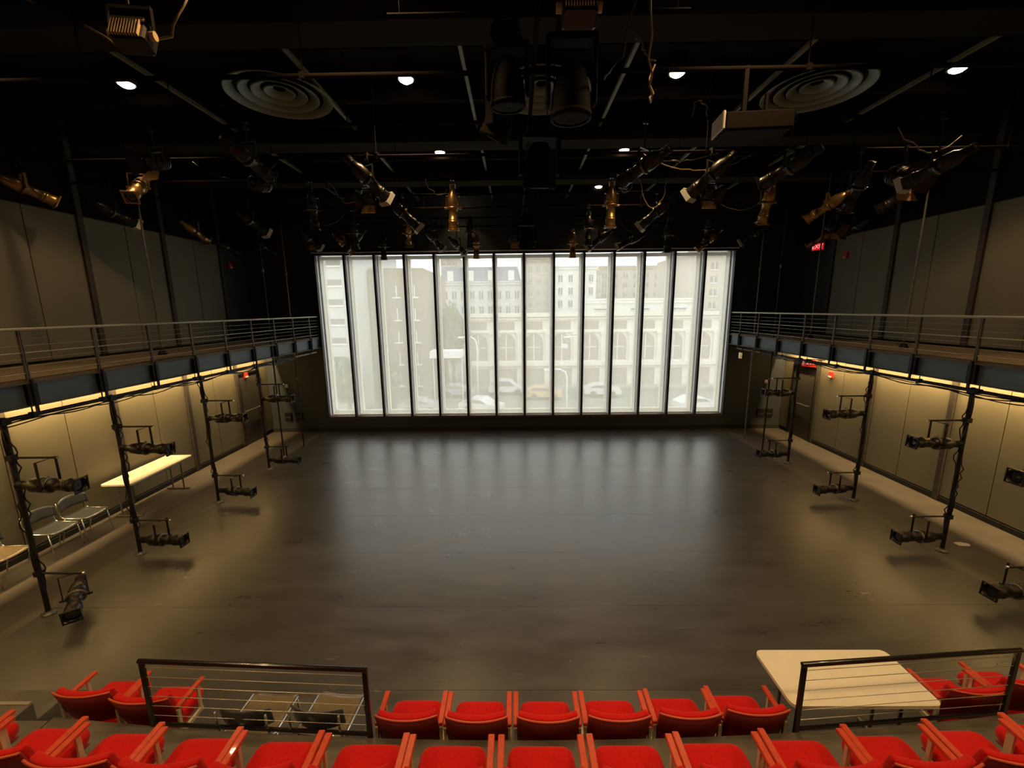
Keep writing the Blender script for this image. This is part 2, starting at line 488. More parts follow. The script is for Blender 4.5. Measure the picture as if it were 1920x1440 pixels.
# ------------------------------------------------------------------ galleries
POSTY = [12.48 - .918 * k for k in range(15)]
def gallery(side):
    s = -1 if side == 'left' else 1
    F = GL if s < 0 else GR
    Wl = (XL + .0) if s < 0 else (XR)
    y0, y1 = -3.0, YB
    t = thing('gallery', 'long narrow steel walkway with slate fascia and wire railing along the %s wall' % side, 'walkway', (F, 0, 2.78), 0, 'side galleries')
    def bx(a, b, ya, yb, z0, z1, mb=None):   # a, b measured from the front into the room's side
        xa, xb = s * a, s * b
        mb = mb or MB()
        return mb.box(min(xa, xb), max(xa, xb), ya, yb, z0 - 2.78, z1 - 2.78)
    ob('fascia_web', bx(.045, .06, y0, y1, 2.79, 3.07), 'fascia', t)
    ob('flange', bx(-.01, .10, y0, y1, 2.775, 2.79), 'flange', t)
    ob('flange', bx(-.01, .10, y0, y1, 3.07, 3.085), 'flange', t)
    dm = bx(.02, abs(Wl - F) - .03, y0, y1, 3.085, 3.12)
    ob('deck', dm, 'deck', t)
    ob('underside', bx(.10, abs(Wl - F) - .03, y0, y1, 3.02, 3.085), 'riser', t)
    ob('light_baffle', bx(abs(Wl - F) - .255, abs(Wl - F) - .24, y0, y1, 2.60, 3.02), 'wall', t)
    st = bx(-.012, .045, -.055, .055, 2.79, 3.07); bx(-.03, .0, -.012, .012, 2.70, 3.12, st)
    st_me = st.mesh('stiffener'); st_me.materials.append(M['blackm'])
    po = bx(.0, .035, -.016, -.004, 3.05, 3.75); bx(.0, .035, .004, .016, 3.05, 3.75, po)
    bx(.0, .03, -.004, .004, 3.06, 3.12, po)
    po_me = po.mesh('railing_post'); po_me.materials.append(M['railpost'])
    for y in POSTY:
        ob('stiffener', st_me, None, t, (0, y, 0)); ob('railing_post', po_me, None, t, (0, y, 0))
    xr_ = s * .017
    ob('handrail', MB().cyl((xr_, y0, .975), (xr_, y1 - .02, .975), .021, n=10), 'rail', t)
    for z, r_ in ((.86, .003), (.77, .003), (.68, .0085), (.60, .003), (.51, .003), (.42, .0065)):
        ob('railing_wire', MB().cyl((xr_, y0, z), (xr_, y1 - .02, z), r_, n=6), 'rail', t)
    # lighting pipe hung under the front edge
    px = F - s * (-.06) if False else F + (-.06 if s < 0 else .16)
    return t
gallery('left'); gallery('right')

PX = {-1: -6.28, 1: 6.87}
for s, side in ((-1, 'left'), (1, 'right')):
    x = PX[s]
    t = thing('hung_pipe', 'black lighting pipe hung under the %s gallery edge with cables tied along it' % side, 'pipe', (x, 0, 2.66), 0, 'pipes under the galleries')
    y0 = 0.5
    ob('pipe', MB().cyl((0, y0, 0), (0, 11.5, 0), .027, n=10), 'pipe', t)
    ob('pipe', MB().cyl((0, 11.5, 0), (0, 12.85, 0), .024, n=10), 'greypipe', t, label='bare grey far end of the pipe')
    for y in POSTY:
        if y < y0: continue
        ob('hanger', MB().cyl((0, y, .0), (0, y, .112), .008, n=6).box(-.035, .035, y - .025, y + .025, -.035, .035), 'blackm', t)
    for k in range(3):
        pts = []
        y = y0
        ph = random.random() * 6
        while y < 11.6:
            pts.append((.03 * math.cos(y * 2.1 + ph) , y, -.035 - .028 * (1 + math.sin(y * (3.1 + k) + ph)) * (1 if k else .4)))
            y += .12
        ob('cable', MB().tube(pts, .009, 5), 'cable', t)

def boom(x, y, s, where, arms=True, h=2.70):
    t = thing('lighting_boom', 'black vertical lighting pipe at the %s' % where, 'pole', (x, y, 0), 0, 'side lighting booms')
    ob('pole', MB().cyl((0, 0, .02), (0, 0, h), .028, n=12), 'pipe', t)
    ob('floor_flange', MB().lathe([(0, .001), (0, .075), (.015, .075), (.02, .035), (.05, .033)], 14, 'Z').box(-.1, -.05, -.01, .01, 0, .012).box(.05, .1, -.01, .01, 0, .012), 'greypipe', t)
    ob('top_clamp', MB().box(-.045, .045, -.045, .045, h - .09, h - .01).box(-.02, .02, -.07, .07, h - .07, h - .03), 'blackm', t)
    if arms:
        for z in (2.19, .60):
            a = ob('arm', MB().cyl((-s * .04, 0, z), (-s * .58, 0, z), .014, n=8).box(-.04, .04, -.04, .04, z - .035, z + .035), 'pipe', t)
            ob('arm_cap', MB().cyl((-s * .58, 0, z), (-s * .605, 0, z), .017, n=8), 'chrome', a)
        for c in range(2):
            pts = []; z = h - .1; ph = c * 2.2
            while z > .35:
                k = 1 + (.9 if random.random() < .18 else 0)
                pts.append((s * .034 * math.cos(z * 4 + ph) * k, .034 * math.sin(z * 4 + ph) * k, z)); z -= .07
            ob('cable', MB().tube(pts, .008, 5), 'cable', t)
    return t

# ------------------------------------------------------------------ spotlights
def mk(name, mb, m):
    me = mb.mesh(name); me.materials.append(M[m]); return me
def spot_meshes(body, tag_):
    d = {}
    d['reflector_housing'] = mk('reflector_housing', MB().lathe([(-.30, .001), (-.30, .05), (-.24, .062), (-.20, .088), (-.10, .098), (-.02, .094), (-.02, .07)], 16), body)
    fins = MB().lathe([(-.38, .001), (-.38, .034), (-.30, .036)], 12)
    for i in range(5):
        fins.lathe([(-.375 + i * .016, .03), (-.375 + i * .016, .055), (-.370 + i * .016, .055), (-.370 + i * .016, .03)], 12)
    d['lamp_cap'] = mk('lamp_cap', fins, body)
    d['barrel'] = mk('barrel', MB().lathe([(-.02, .07), (-.02, .086), (.02, .086), (.03, .074), (.17, .074), (.175, .082), (.20, .082)], 16), body)
    d['shutter_ring'] = mk('shutter_ring', MB().box(-.012, .0, -.12, -.08, -.008, .008).box(-.012, .0, .08, .12, -.008, .008).box(-.012, 0, -.008, .008, .08, .125).lathe([(-.018, .075), (-.018, .104), (.006, .104), (.006, .075)], 16), 'greysteel' if body == 'fx' else body)
    d['lens_tube'] = mk('lens_tube', MB().lathe([(.20, .078), (.20, .088), (.235, .088), (.25, .079), (.31, .092), (.345, .094), (.345, .084), (.31, .080)], 16), body)
    g = MB()
    fd = .40 if tag_ else .362
    for a, b_, c, e in ((-.095, .095, -.095, -.08), (-.095, .095, .08, .095), (-.095, -.08, -.08, .08), (.08, .095, -.08, .08)):
        g.box(.33 if tag_ else .345, fd, a, b_, c, e)
    d['gel_frame'] = mk('gel_frame', g, 'silver' if tag_ else body)
    d['lens'] = mk('lens', MB().lathe([(.315, .0005), (.322, .04), (.318, .081)], 16), 'lens')
    return d
SPA = spot_meshes('fx', 0)
SPB = spot_meshes('fx_lit', 0)
SPC = spot_meshes('fx', 1)
def yoke_mesh(h, m='fx'):
    b = MB()
    w = .125
    b.box(-.016, .016, -w, -w + .006, -.02, h).box(-.016, .016, w - .006, w, -.02, h).box(-.016, .016, -w, w, h, h + .006)
    b.cyl((0, -w - .03, 0), (0, -w + .03, 0), .018, n=8).cyl((0, w - .03, 0), (0, w + .03, 0), .018, n=8)
    return mk('yoke', b, m)
def clamp_mesh(h):
    b = MB().cyl((0, 0, h), (0, 0, h + .06), .010, n=8)
    c = h + .06
    b.box(-.02, .02, -.035, -.022, c, c + .085).box(-.02, .02, -.035, .03, c + .075, c + .088).box(-.02, .02, -.035, .02, c - .005, c + .008)
    b.cyl((0, .045, c + .03), (0, .01, c + .035), .006, n=6)
    return mk('clamp', b, 'fx')
YK = {'fx': yoke_mesh(.33), 'b': yoke_mesh(.30, 'fx_lit')}
CL = clamp_mesh(.33)
YKU = yoke_mesh(.16)

def spotlight(label, loc, yaw, pitch, sc=1.0, meshes=SPA, group=None, yoke=None, clamp=True, extra=None):
    t = thing('spotlight', label, 'spotlight', loc, R(yaw), group)
    rt = (0, R(pitch), 0)
    h = ob('reflector_housing', meshes['reflector_housing'], None, t, rot=rt, sc=sc)
    ob('lamp_cap', meshes['lamp_cap'], None, t, rot=rt, sc=sc)
    br = ob('barrel', meshes['barrel'], None, t, rot=rt, sc=sc)
    ob('shutter_ring', meshes['shutter_ring'], None, t, rot=rt, sc=sc)
    lt = ob('lens_tube', meshes['lens_tube'], None, t, rot=rt, sc=sc)
    ob('gel_frame', meshes['gel_frame'], None, lt)
    ob('lens', meshes['lens'], None, lt)
    ob('yoke', yoke or YK['fx'], None, t)
    if clamp: ob('clamp', CL, None, t)
    if extra: ob('gel_sheet', extra, None, lt)
    return t

# booms: y and names
BL = [(4.81, 'left, nearest to the seats'), (6.18, 'left, in front of the long white table'), (8.02, 'left, third from the camera'), (9.83, 'left, fourth from the camera')]
BR = [(4.85, 'far right edge beside the seats'), (6.16, 'right, nearest one fully in the photo'), (7.95, 'right, middle of the stage side'), (10.02, 'right, under the red exit sign')]
for s, lst in ((-1, BL), (1, BR)):
    for i, (y, w) in enumerate(lst):
        x = PX[s] + (.03 if s > 0 else 0)
        boom(x, y, s, w)
        side = 'left' if s < 0 else 'right'
        for z, nm in ((1.83, 'upper'), (.25, 'lower')):
            tilt = random.uniform(-3, 5)
            yw = (0 if s < 0 else 180) + random.uniform(-5, 5)
            if s < 0 and i == 0 and nm == 'lower': yw, tilt = -52, 12
            sp_ = spotlight('black profile spotlight on the %s arm of the %s pole, %s' % (nm, side, ['closest to the seats', 'second from the seats', 'third from the seats', 'farthest from the seats'][i]),
                      (x - s * .42, y, z), yw, tilt, 1.0, SPA, 'side spotlights on the booms', clamp=False)
            pts = [(x - s * .42 + s * .38, y, z + .0), (x - s * .05, y + .04, z - .09), (x + s * .01, y + .04, z + .05), (x, y + .035, z + .2)]
# tall thin pipes near the window
for x, y, w, z1, m in ((-6.25, 10.47, 'left gallery rail, fifth pole from the seats', 6.25, 'pipe'), (-6.27, 11.55, 'left gallery rail nearest the window', 6.25, 'orange_lit'),
                    (6.80, 10.95, 'right gallery rail behind the exit sign pole', 6.25, 'pipe'), (6.82, 11.9, 'right gallery rail nearest the window', 6.25, 'greypipe')):
    t = thing('tall_pipe', 'thin tall floor-to-grid pipe tied to the ' + w, 'pole', (x + (.0), y, 0), 0, 'tall thin pipes')
    ob('lower_pole', MB().cyl((0, 0, .01), (0, 0, 2.7), .02, n=8), 'pipe' if m != 'greypipe' else 'greypipe', t)
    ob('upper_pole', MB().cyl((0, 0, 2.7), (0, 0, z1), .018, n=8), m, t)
    ob('foot', MB().lathe([(0, .001), (0, .06), (.012, .06), (.016, .03)], 12, 'Z').cyl((-.1, 0, .02), (.1, .03, .03), .006, n=6), 'greypipe', t)
    sg = -1 if x < 0 else 1
    ob('rope_tie', MB().tube([(sg * .03 * math.cos(a * .9) , .035 * math.sin(a * .9), 3.745 + .012 * math.sin(a * 2.3)) for a in range(14)], .008, 5), 'cream', t)
    ob('coupling', MB().cyl((0, 0, 2.0), (0, 0, 2.06), .03, n=8).cyl((0, 0, 4.9), (0, 0, 4.98), .032, n=8), 'greypipe', t)
for x, y, w in ((-7.02, 8.1, 'left'), (7.42, 7.95, 'right'), (7.5, 10.6, 'far right')):
    t = thing('deck_stanchion', 'slim grey pipe rising from a cone foot on the %s gallery deck' % w, 'pole', (x, y, 3.12), 0, 'gallery stanchions')
    ob('cone_foot', MB().lathe([(0, .001), (0, .085), (.02, .085), (.12, .03), (.14, .03)], 12, 'Z'), 'blackm', t)
    ob('pole', MB().cyl((0, 0, .12), (0, 0, 3.13), .016, n=8), 'greypipe', t)

# ------------------------------------------------------------------ overhead grid
GZ = 6.25
GY = [4.57 + 1.1 * k for k in range(8)]
ordn = ['first', 'second', 'third', 'fourth', 'fifth', 'sixth', 'seventh', 'eighth']
for i, y in enumerate(GY):
    t = thing('grid_pipe', 'black horizontal lighting pipe across the room, %s counting towards the window' % ordn[i], 'pipe', (0, y, GZ), 0, 'overhead lighting pipes')
    ob('pipe', MB().cyl((XL + .1, 0, 0), (XR - .1, 0, 0), .024, n=8), 'gridm', t)
    for x in (-6.9, -4.3, -2.1, .5, 2.9, 5.1, 7.4):
        ob('hanger', MB().cyl((x, 0, 0), (x, 0, ZC - GZ), .007, n=6).box(x - .025, x + .025, -.03, .03, -.03, .03), 'gridm', t)
for i, x in ((1, .2),):
    o = tag(ob('grid_pipe', MB().cyl((x, 2, GZ + .055), (x, 13.05, GZ + .055), .024, n=8), 'gridm'), 'black lighting pipe running towards the window above the crossing pipes, %s' % ['left', 'middle', 'right'][i], 'pipe', 'overhead lighting pipes')

# (x, y, z, yaw, pitch, scale, finish, label)
H = [
 (-1.11, 7.87, 5.74, 100, 84, 1.05, 'b', 'large lamplight-coloured spotlight pointing straight down, left of the centre pair'),
 (1.73, 7.87, 5.75, 90, 86, 1.05, 'b', 'large lamplight-coloured spotlight pointing straight down, right of the centre pair'),
 (-1.11, 12.27, 5.73, 97, 80, 1, 'b', 'small lamplight-coloured spotlight hanging just over the window, left of centre'),
 (1.65, 12.27, 5.74, 90, 86, 1.05, 'b', 'small lamplight-coloured spotlight hanging just over the window, right of centre'),
 (-2.25, 6.77, 5.92, 55, 33, 1.1, 'c', 'spotlight with a bright lens frame aimed right, high on the left'),
 (-2.3, 8.97, 5.9, 20, 42, 1.15, 'c', 'long dark spotlight slanting down right, left of the large lamplight-coloured one'),
 (-2.11, 11.17, 5.75, 52, 38, 1, 'c', 'dark spotlight slanting right above the fifth window pane'),
 (-1.66, 12.27, 5.74, 56, 30, 1, 'c', 'short spotlight slanting right close beside the small left lamplight-coloured one'),
 (-4.91, 12.27, 5.82, 38, 46, 1, 'b', 'lamplight-coloured spotlight slanting right over the left end of the window'),
 (-5.36, 11.17, 5.8, 56, 35, 1, 'c', 'spotlight with silver frame above the top left window corner'),
 (-5.49, 8.97, 5.79, 62, 31, 1.05, 'c', 'spotlight with white lens frame high above the left gallery end'),
 (-5.82, 6.77, 5.85, -72, 36, 1.0, 'b', 'lamplight-coloured spotlight turned to the seats, far left under the grid'),
 (-3.76, 10.07, 5.72, 103, 74, 1, 'a', 'dark upright spotlight above the second window pane'),
 (-3.78, 12.27, 5.73, 101, 76, 1, 'a', 'dark upright spotlight overlapping the third window pane'),
 (-2.76, 11.17, 5.89, 105, 50, .9, 'b', 'stubby lamplight-coloured spotlight with a grey gel over the fourth pane'),
 (-1.16, 11.17, 5.88, 101, 76, 1, 'a', 'dark upright spotlight behind the small left lamplight-coloured one'),
 (-3.66, 7.87, 5.74, 99, 78, 1, 'a', 'dark upright spotlight left of the tan barn door leaf'),
 (2.99, 6.77, 5.91, 130, 33, 1.1, 'c', 'spotlight with a large silver frame aimed left, high on the right'),
 (2.9, 8.97, 5.85, 150, 38, 1.1, 'c', 'long dark spotlight slanting down left, right of the large lamplight-coloured one'),
 (2.4, 12.27, 5.85, 160, 34, 1.1, 'c', 'dark spotlight slanting left above the ninth window pane'),
 (3.29, 11.9, 5.81, 165, 22, 1.1, 'c', 'dark spotlight slanting left above the tenth window pane'),
 (1.71, 10.07, 5.74, 90, 86, 1, 'a', 'dark upright spotlight behind the large right lamplight-coloured one'),
 (3.96, 11.17, 5.75, 90, 86, 1.15, 'a', 'dark upright spotlight overlapping the twelfth window pane'),
 (4.97, 11.17, 5.9, 84, 65, 1, 'a', 'dark upright spotlight above the right window corner'),
 (5.5, 12.27, 5.8, 165, 42, 1.1, 'b', 'lamplight-coloured spotlight slanting left over the right end of the window'),
 (4.52, 7.87, 5.76, 87, 66, 1, 'b', 'lamplight-coloured upright spotlight far right of the large pair'),
 (6.17, 11.17, 5.77, 140, 32, 1, 'c', 'spotlight with grey gel beyond the right window corner'),
 (5.59, 7.87, 5.69, 135, 33, 1, 'b', 'lamplight-coloured spotlight slanting left beside the tan barn door'),
 (5.24, 6.77, 5.7, 89, 55, 1, 'a', 'dark upright spotlight left of the tan barn door'),
 (7.9, 11.3, 5.64, 140, 28, 1, 'b', 'lamplight-coloured spotlight in front of the upper red exit sign'),
 (7.9, 10.4, 5.73, 110, 28, 1, 'a', 'dark spotlight aimed at the window, right of the upper exit sign'),
 (-7.3, 7.87, 5.74, 70, 24, 1, 'c', 'small spotlight with pale frame close to the left wall'),
 (-7.5, 10.07, 5.80, 80, 28, 1, 'b', 'lamplight-coloured spotlight close to the left wall above the gallery'),
 (-7.55, 11.17, 5.61, 60, 24, 1, 'a', 'dark spotlight in the far left corner of the grid'),
 (-7.2, 12.27, 5.77, 55, 32, 1, 'a', 'dark spotlight by the back wall left of the window'),
 (-7.6, 6.77, 5.87, 60, 24, 1, 'b', 'lamplight-coloured spotlight cut by the left edge of the photo'),
 (5.35, 5.67, 5.65, 110, 20, 1, 'c', 'spotlight with pale frame high up on the right'),
 (1.65, 5.67, 5.71, 130, 18, 1, 'a', 'dark spotlight right of the hanging bell light'),
 (-4.17, 11.17, 5.74, 165, 38, 1.1, 'a', 'dark spotlight slanting left over the second window pane'),
 (3.49, 5.67, 5.67, 120, 20, 1, 'a', 'dark spotlight behind the white-edged projector'),
 (-3.39, 5.67, 5.86, 75, 22, 1, 'a', 'dark spotlight below the left ceiling air diffuser'),
 (6.89, 7.87, 5.85, 115, 28, 1, 'a', 'dark spotlight near the right wall above the gallery'),
]
gel_me = MB().box(.364, .367, -.13, .13, -.16, .12).mesh('gel_sheet'); gel_me.materials.append(M['gelgrey'])
for i, (x, y, z, yw, pt, sc, k, lb) in enumerate(H):
    dz = GZ - .33 - .06 - .05 - z
    yk = mk('yoke', MB().box(-.016, .016, -.125, -.119, -.02, .2).box(-.016, .016, .119, .125, -.02, .2).box(-.016, .016, -.125, .125, .2, .206)
            .cyl((0, -.155, 0), (0, -.095, 0), .018, n=8).cyl((0, .095, 0), (0, .155, 0), .018, n=8), 'fx_lit' if k == 'b' else 'fx')
    yc = min(GY, key=lambda p: abs(p - y))
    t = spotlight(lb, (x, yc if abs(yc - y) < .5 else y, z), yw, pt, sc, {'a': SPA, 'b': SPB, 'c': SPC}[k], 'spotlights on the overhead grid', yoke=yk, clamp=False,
                  extra=gel_me if 'grey gel' in lb else None)
    hh = GZ - z
    ob('clamp', mk('clamp', MB().cyl((0, 0, .2), (0, 0, hh - .02), .011, n=8).box(-.022, .022, -.036, .036, hh - .045, hh + .045), 'fx'), None, t)

# fresnel washes with barn doors
def fresnel(label, loc, yaw, pitch, doors=('t', 'b', 'l', 'r'), dm='gel', size=1.0, dl=.16):
    t = thing('fresnel_light', label, 'spotlight', loc, R(yaw), 'barn door lights on the grid')
    rt = (0, R(pitch), 0)
    b = MB().lathe([(-.16, .001), (-.16, .08), (-.12, .10), (.08, .10), (.08, .085)], 14)
    for i in range(4): b.lathe([(-.10 + i * .03, .099), (-.10 + i * .03, .108), (-.09 + i * .03, .108), (-.09 + i * .03, .099)], 14)
    body = ob('housing', b, 'fx', t, rot=rt, sc=size)
    ob('lens', MB().lathe([(.07, .0005), (.09, .05), (.075, .086)], 14), 'lens', body)
    for d in doors:
        m_ = MB()
        w, l = .10, dl
        q = {'t': 0, 'r': 90, 'b': 180, 'l': 270}[d]
        T = Matrix.Rotation(R(q), 4, 'X')
        m_.add([(.085, -w, .10), (.085, w, .10), (.085 + l * .75, w * 1.35, .10 + l * .6), (.085 + l * .75, -w * 1.35, .10 + l * .6),
                (.087, -w, .103), (.087, w, .103), (.087 + l * .75, w * 1.35, .103 + l * .6), (.087 + l * .75, -w * 1.35, .103 + l * .6)],
               [(0, 3, 2, 1), (4, 5, 6, 7), (0, 1, 5, 4), (1, 2, 6, 5), (2, 3, 7, 6), (3, 0, 4, 7)], False, T)
        ob('barn_door', m_, dm if d in 'b' else 'fx', body)  # only the lower leaf carries the painted lamplight
    hh = GZ - loc[2]
    ob('yoke', MB().box(-.014, .014, -.13, -.124, -.02, .17).box(-.014, .014, .124, .13, -.02, .17).box(-.014, .014, -.13, .13, .17, .176).cyl((0, -.14, 0), (0, .14, 0), .01, n=8), 'fx', t)
    ob('clamp', MB().cyl((0, 0, .17), (0, 0, hh - .02), .011, n=8).box(-.022, .022, -.036, .036, hh - .045, hh + .045), 'fx', t)
    return t
fresnel('barn door light with a tan leaf facing the seats, left of the centre lamplight-coloured spotlight', (-2.62, 7.87, 5.93), -95, 30)
fresnel('barn door light with a tan leaf beside the big silver-framed spotlight on the right', (3.45, 7.87, 5.93), -88, 30)
fresnel('barn door light with a wide tan leaf near the right wall', (5.9, 6.77, 5.85), -80, 28, size=1.35)
fresnel('round light facing the seats with a ribbed front, high left', (-3.95, 6.77, 5.88), -110, 12, doors=(), size=1.15)
fresnel('small barn door light over the left window end', (-5.75, 12.27, 5.92), -92, 30)
fresnel('small barn door light over the centre of the window', (.0, 12.27, 5.9), -90, 35)
fresnel('barn door light with a pale leaf above the right gallery', (7.35, 10.07, 5.7), -75, 25, dm='gel')
fresnel('barn door light just left of the nearest left ceiling lamp', (-4.6, 5.67, 5.85), -100, 20)
fresnel('small barn door light in the top right corner of the photo', (5.6, 4.57, 5.85), -110, 35, dm='gel')

# bell-shaped moving lights hanging in the middle
def moving_head(label, loc, tilt, yaw, size=1.0):
    t = thing('moving_head_light', label, 'spotlight', loc, R(yaw), 'moving lights over the centre')
    hh = GZ - loc[2]
    ob('base', MB().bev(-.16 * size, .16 * size, -.14 * size, .14 * size, hh - .16, hh - .04, .02), 'headm', t)
    ob('yoke', MB().bev(-.06 * size, .06 * size, -.23 * size, -.19 * size, -.08, hh - .2, .01).bev(-.06 * size, .06 * size, .19 * size, .23 * size, -.08, hh - .2, .01).bev(-.08 * size, .08 * size, -.23 * size, .23 * size, hh - .21, hh - .16, .01), 'headm', t)
    h = ob('head', MB().lathe([(-.26, .001), (-.25, .08), (-.18, .13), (-.02, .17), (.14, .185), (.2, .185), (.2, .16)], 20), 'headm', t, rot=(0, R(tilt), 0), sc=size)
    ob('head_ring', MB().lathe([(.15, .184), (.15, .192), (.19, .192), (.19, .184)], 20), 'headm', h)
    ob('lens', MB().lathe([(.18, .0005), (.2, .08), (.185, .16)], 20), 'headm', h)
    ob('clamp', MB().box(-.03, .03, -.1, -.04, hh - .05, hh + .04).box(-.03, .03, .04, .1, hh - .05, hh + .04), 'headm', t)
    return t
moving_head('large black bell-shaped moving light hanging in the centre', (.32, 5.67, 5.70), 78, 95, 1.15)
moving_head('black moving light in front of the round centre air diffuser', (-.05, 3.85, 5.78), 85, 80, .8)
moving_head('tall black moving light right of the centre air diffuser', (.47, 3.75, 5.66), 88, 90, .9)
moving_head('dark moving light hanging just above the middle of the window', (.3, 11.17, 5.72), 75, 90, 1.1)
moving_head('black moving light tilted left above the large bell-shaped one', (-.15, 4.57, 5.80), 60, 150, .8)
o = thing('grid_pipe', 'short black lighting pipe holding the two moving lights nearest to the seats', 'pipe', (.2, 3.75, GZ), 0, 'overhead lighting pipes')
ob('pipe', MB().cyl((-1.2, 0, 0), (1.2, 0, 0), .024, n=8), 'gridm', o)
for x in (-1.1, 1.1):
    ob('hanger', MB().cyl((x, 0, 0), (x, 0, ZC - GZ), .007, n=6), 'gridm', o)

# vented flood lights close to the camera
def flood(label, loc, yaw, pitch, fs=1.0):
    t = thing('flood_light', label, 'spotlight', loc, R(yaw), 'vented flood lights')
    t.scale = (fs, fs, fs)
    rt = (R(pitch), 0, 0)
    b = ob('housing', MB().bev(-.13, .13, -.06, .10, -.10, .10, .015), 'fx', t, rot=rt)
    for i in range(11):
        ob('cooling_fin', MB().box(-.11 + i * .02, -.104 + i * .02, -.085, -.06, -.085, .06), 'label', b)
    ob('vent_plate', MB().box(-.12, .12, -.075, -.06, .065, .095), 'label', b)
    ob('knob', MB().cyl((-.17, 0, 0), (-.13, 0, 0), .035, n=10), 'label', b)
    ob('knob', MB().cyl((.17, 0, 0), (.13, 0, 0), .035, n=10), 'label', b)
    hh = (GZ - loc[2]) / fs
    ob('yoke', MB().box(-.165, -.158, -.02, .02, 0, .2).box(.158, .165, -.02, .02, 0, .2).box(-.165, .165, -.02, .02, .2, .207), 'fx', t)
    ob('clamp', MB().cyl((0, 0, .2), (0, 0, hh - .02), .012, n=8).box(-.03, .03, -.036, .036, hh - .045, hh + .045), 'fx', t)
flood('vented flood light coloured lamplit gold, at the top centre right of the photo', (.42, 3.0, 5.82), 0, -28, .85)
flood('vented flood light coloured lamplit gold, at the top left above the left ceiling lamp', (-2.62, 3.2, 5.83), 8, -24, .85)
for x in (-6.3, ):
    pass
o = thing('grid_pipe', 'black horizontal lighting pipe nearest to the seats', 'pipe', (0, 3.1, GZ), 0, 'overhead lighting pipes')
ob('pipe', MB().cyl((XL + .1, 0, 0), (XR - .1, 0, 0), .024, n=8), 'gridm', o)
for x in (-6.9, -4.3, -2.1, .9, 2.9, 5.1, 7.4):
    ob('hanger', MB().cyl((x, 0, 0), (x, 0, ZC - GZ), .007, n=6), 'gridm', o)

# projector
t = thing('projector', 'wide black projector with a pale left end hanging at the upper right', 'projector', (2.3, 4.57, 5.72), R(-4), None)
ob('body', MB().bev(-.22, .42, -.16, .16, -.07, .09, .01), 'headm', t)
ob('end_panel', MB().bev(-.245, -.22, -.15, .15, -.06, .11, .008), 'white', t, label='cream end panel')
ob('lens', MB().cyl((.1, .16, .01), (.1, .22, .01), .05, n=14), 'lens', t)
ob('underside', MB().bev(-.21, .41, -.15, .15, -.082, -.07, .005), 'duct', t)
ob('bracket', MB().box(-.02, .02, -.02, .02, .09, .55).box(-.1, .1, -.1, .1, .085, .1).box(.2, .22, -.02, .02, .09, .3), 'headm', t)

# ceiling air diffusers
for (x, y), w in (((-3.4, 6.62), 'left'), ((.4, 6.6), 'centre'), ((4.4, 6.7), 'right')):
    t = thing('air_diffuser', 'large round grey ceiling air diffuser with concentric rings, %s one' % w, 'vent', (x, y, 7.0), 0, 'round ceiling diffusers')
    for i, r_ in enumerate((.70, .52, .36, .20)):
        ob('ring', MB().lathe([(.0 + .02 * i, r_), (.06 + .02 * i, r_ - .12), (.065 + .02 * i, r_ - .115), (.012 + .02 * i, r_ + .012), (.0 + .02 * i, r_)], 32, 'Z'), 'diffuser', t)
    ob('collar', MB().lathe([(.07, .6), (.10, .45), (.17, .45)], 24, 'Z'), 'duct', t)

# ceiling lamps
nm = {0: 'lit round ceiling lamp, bright one at the upper left', 1: 'lit round ceiling lamp, bright one left of centre', 2: 'lit round ceiling lamp, bright one right of centre',
      3: 'round ceiling lamp on the far right behind spotlights', 4: 'small lit ceiling lamp in the middle distance, left one', 5: 'small lit ceiling lamp in the middle distance, right one',
      6: 'smallest lit ceiling lamp near the window, left one', 7: 'smallest lit ceiling lamp near the window, right one'}
for i, (x, y, p) in enumerate(LAMPS):
    if i > 7 and False: continue
    lb = nm.get(i, 'round ceiling lamp above the %s, %s' % ('front seats' if y > 2 else 'upper seats', {-5.7: 'far left', -1.58: 'left of the middle', 2.37: 'right of the middle', 6.4: 'far right'}[x] if i > 7 else ''))
    t = thing('ceiling_lamp', lb, 'ceiling lamp', (x, y, LAMP_Z), 0, 'round ceiling lamps')
    ob('can', MB().lathe([(.2, .001), (.2, .13), (-.03, .13), (-.03, .112), (.05, .11), (.05, .001)], 18, 'Z'), 'blackm', t)
    ob('bulb', MB().lathe([(-.075, .0005), (-.068, .06), (-.04, .10), (.02, .105)], 16, 'Z'), 'lamp', t)

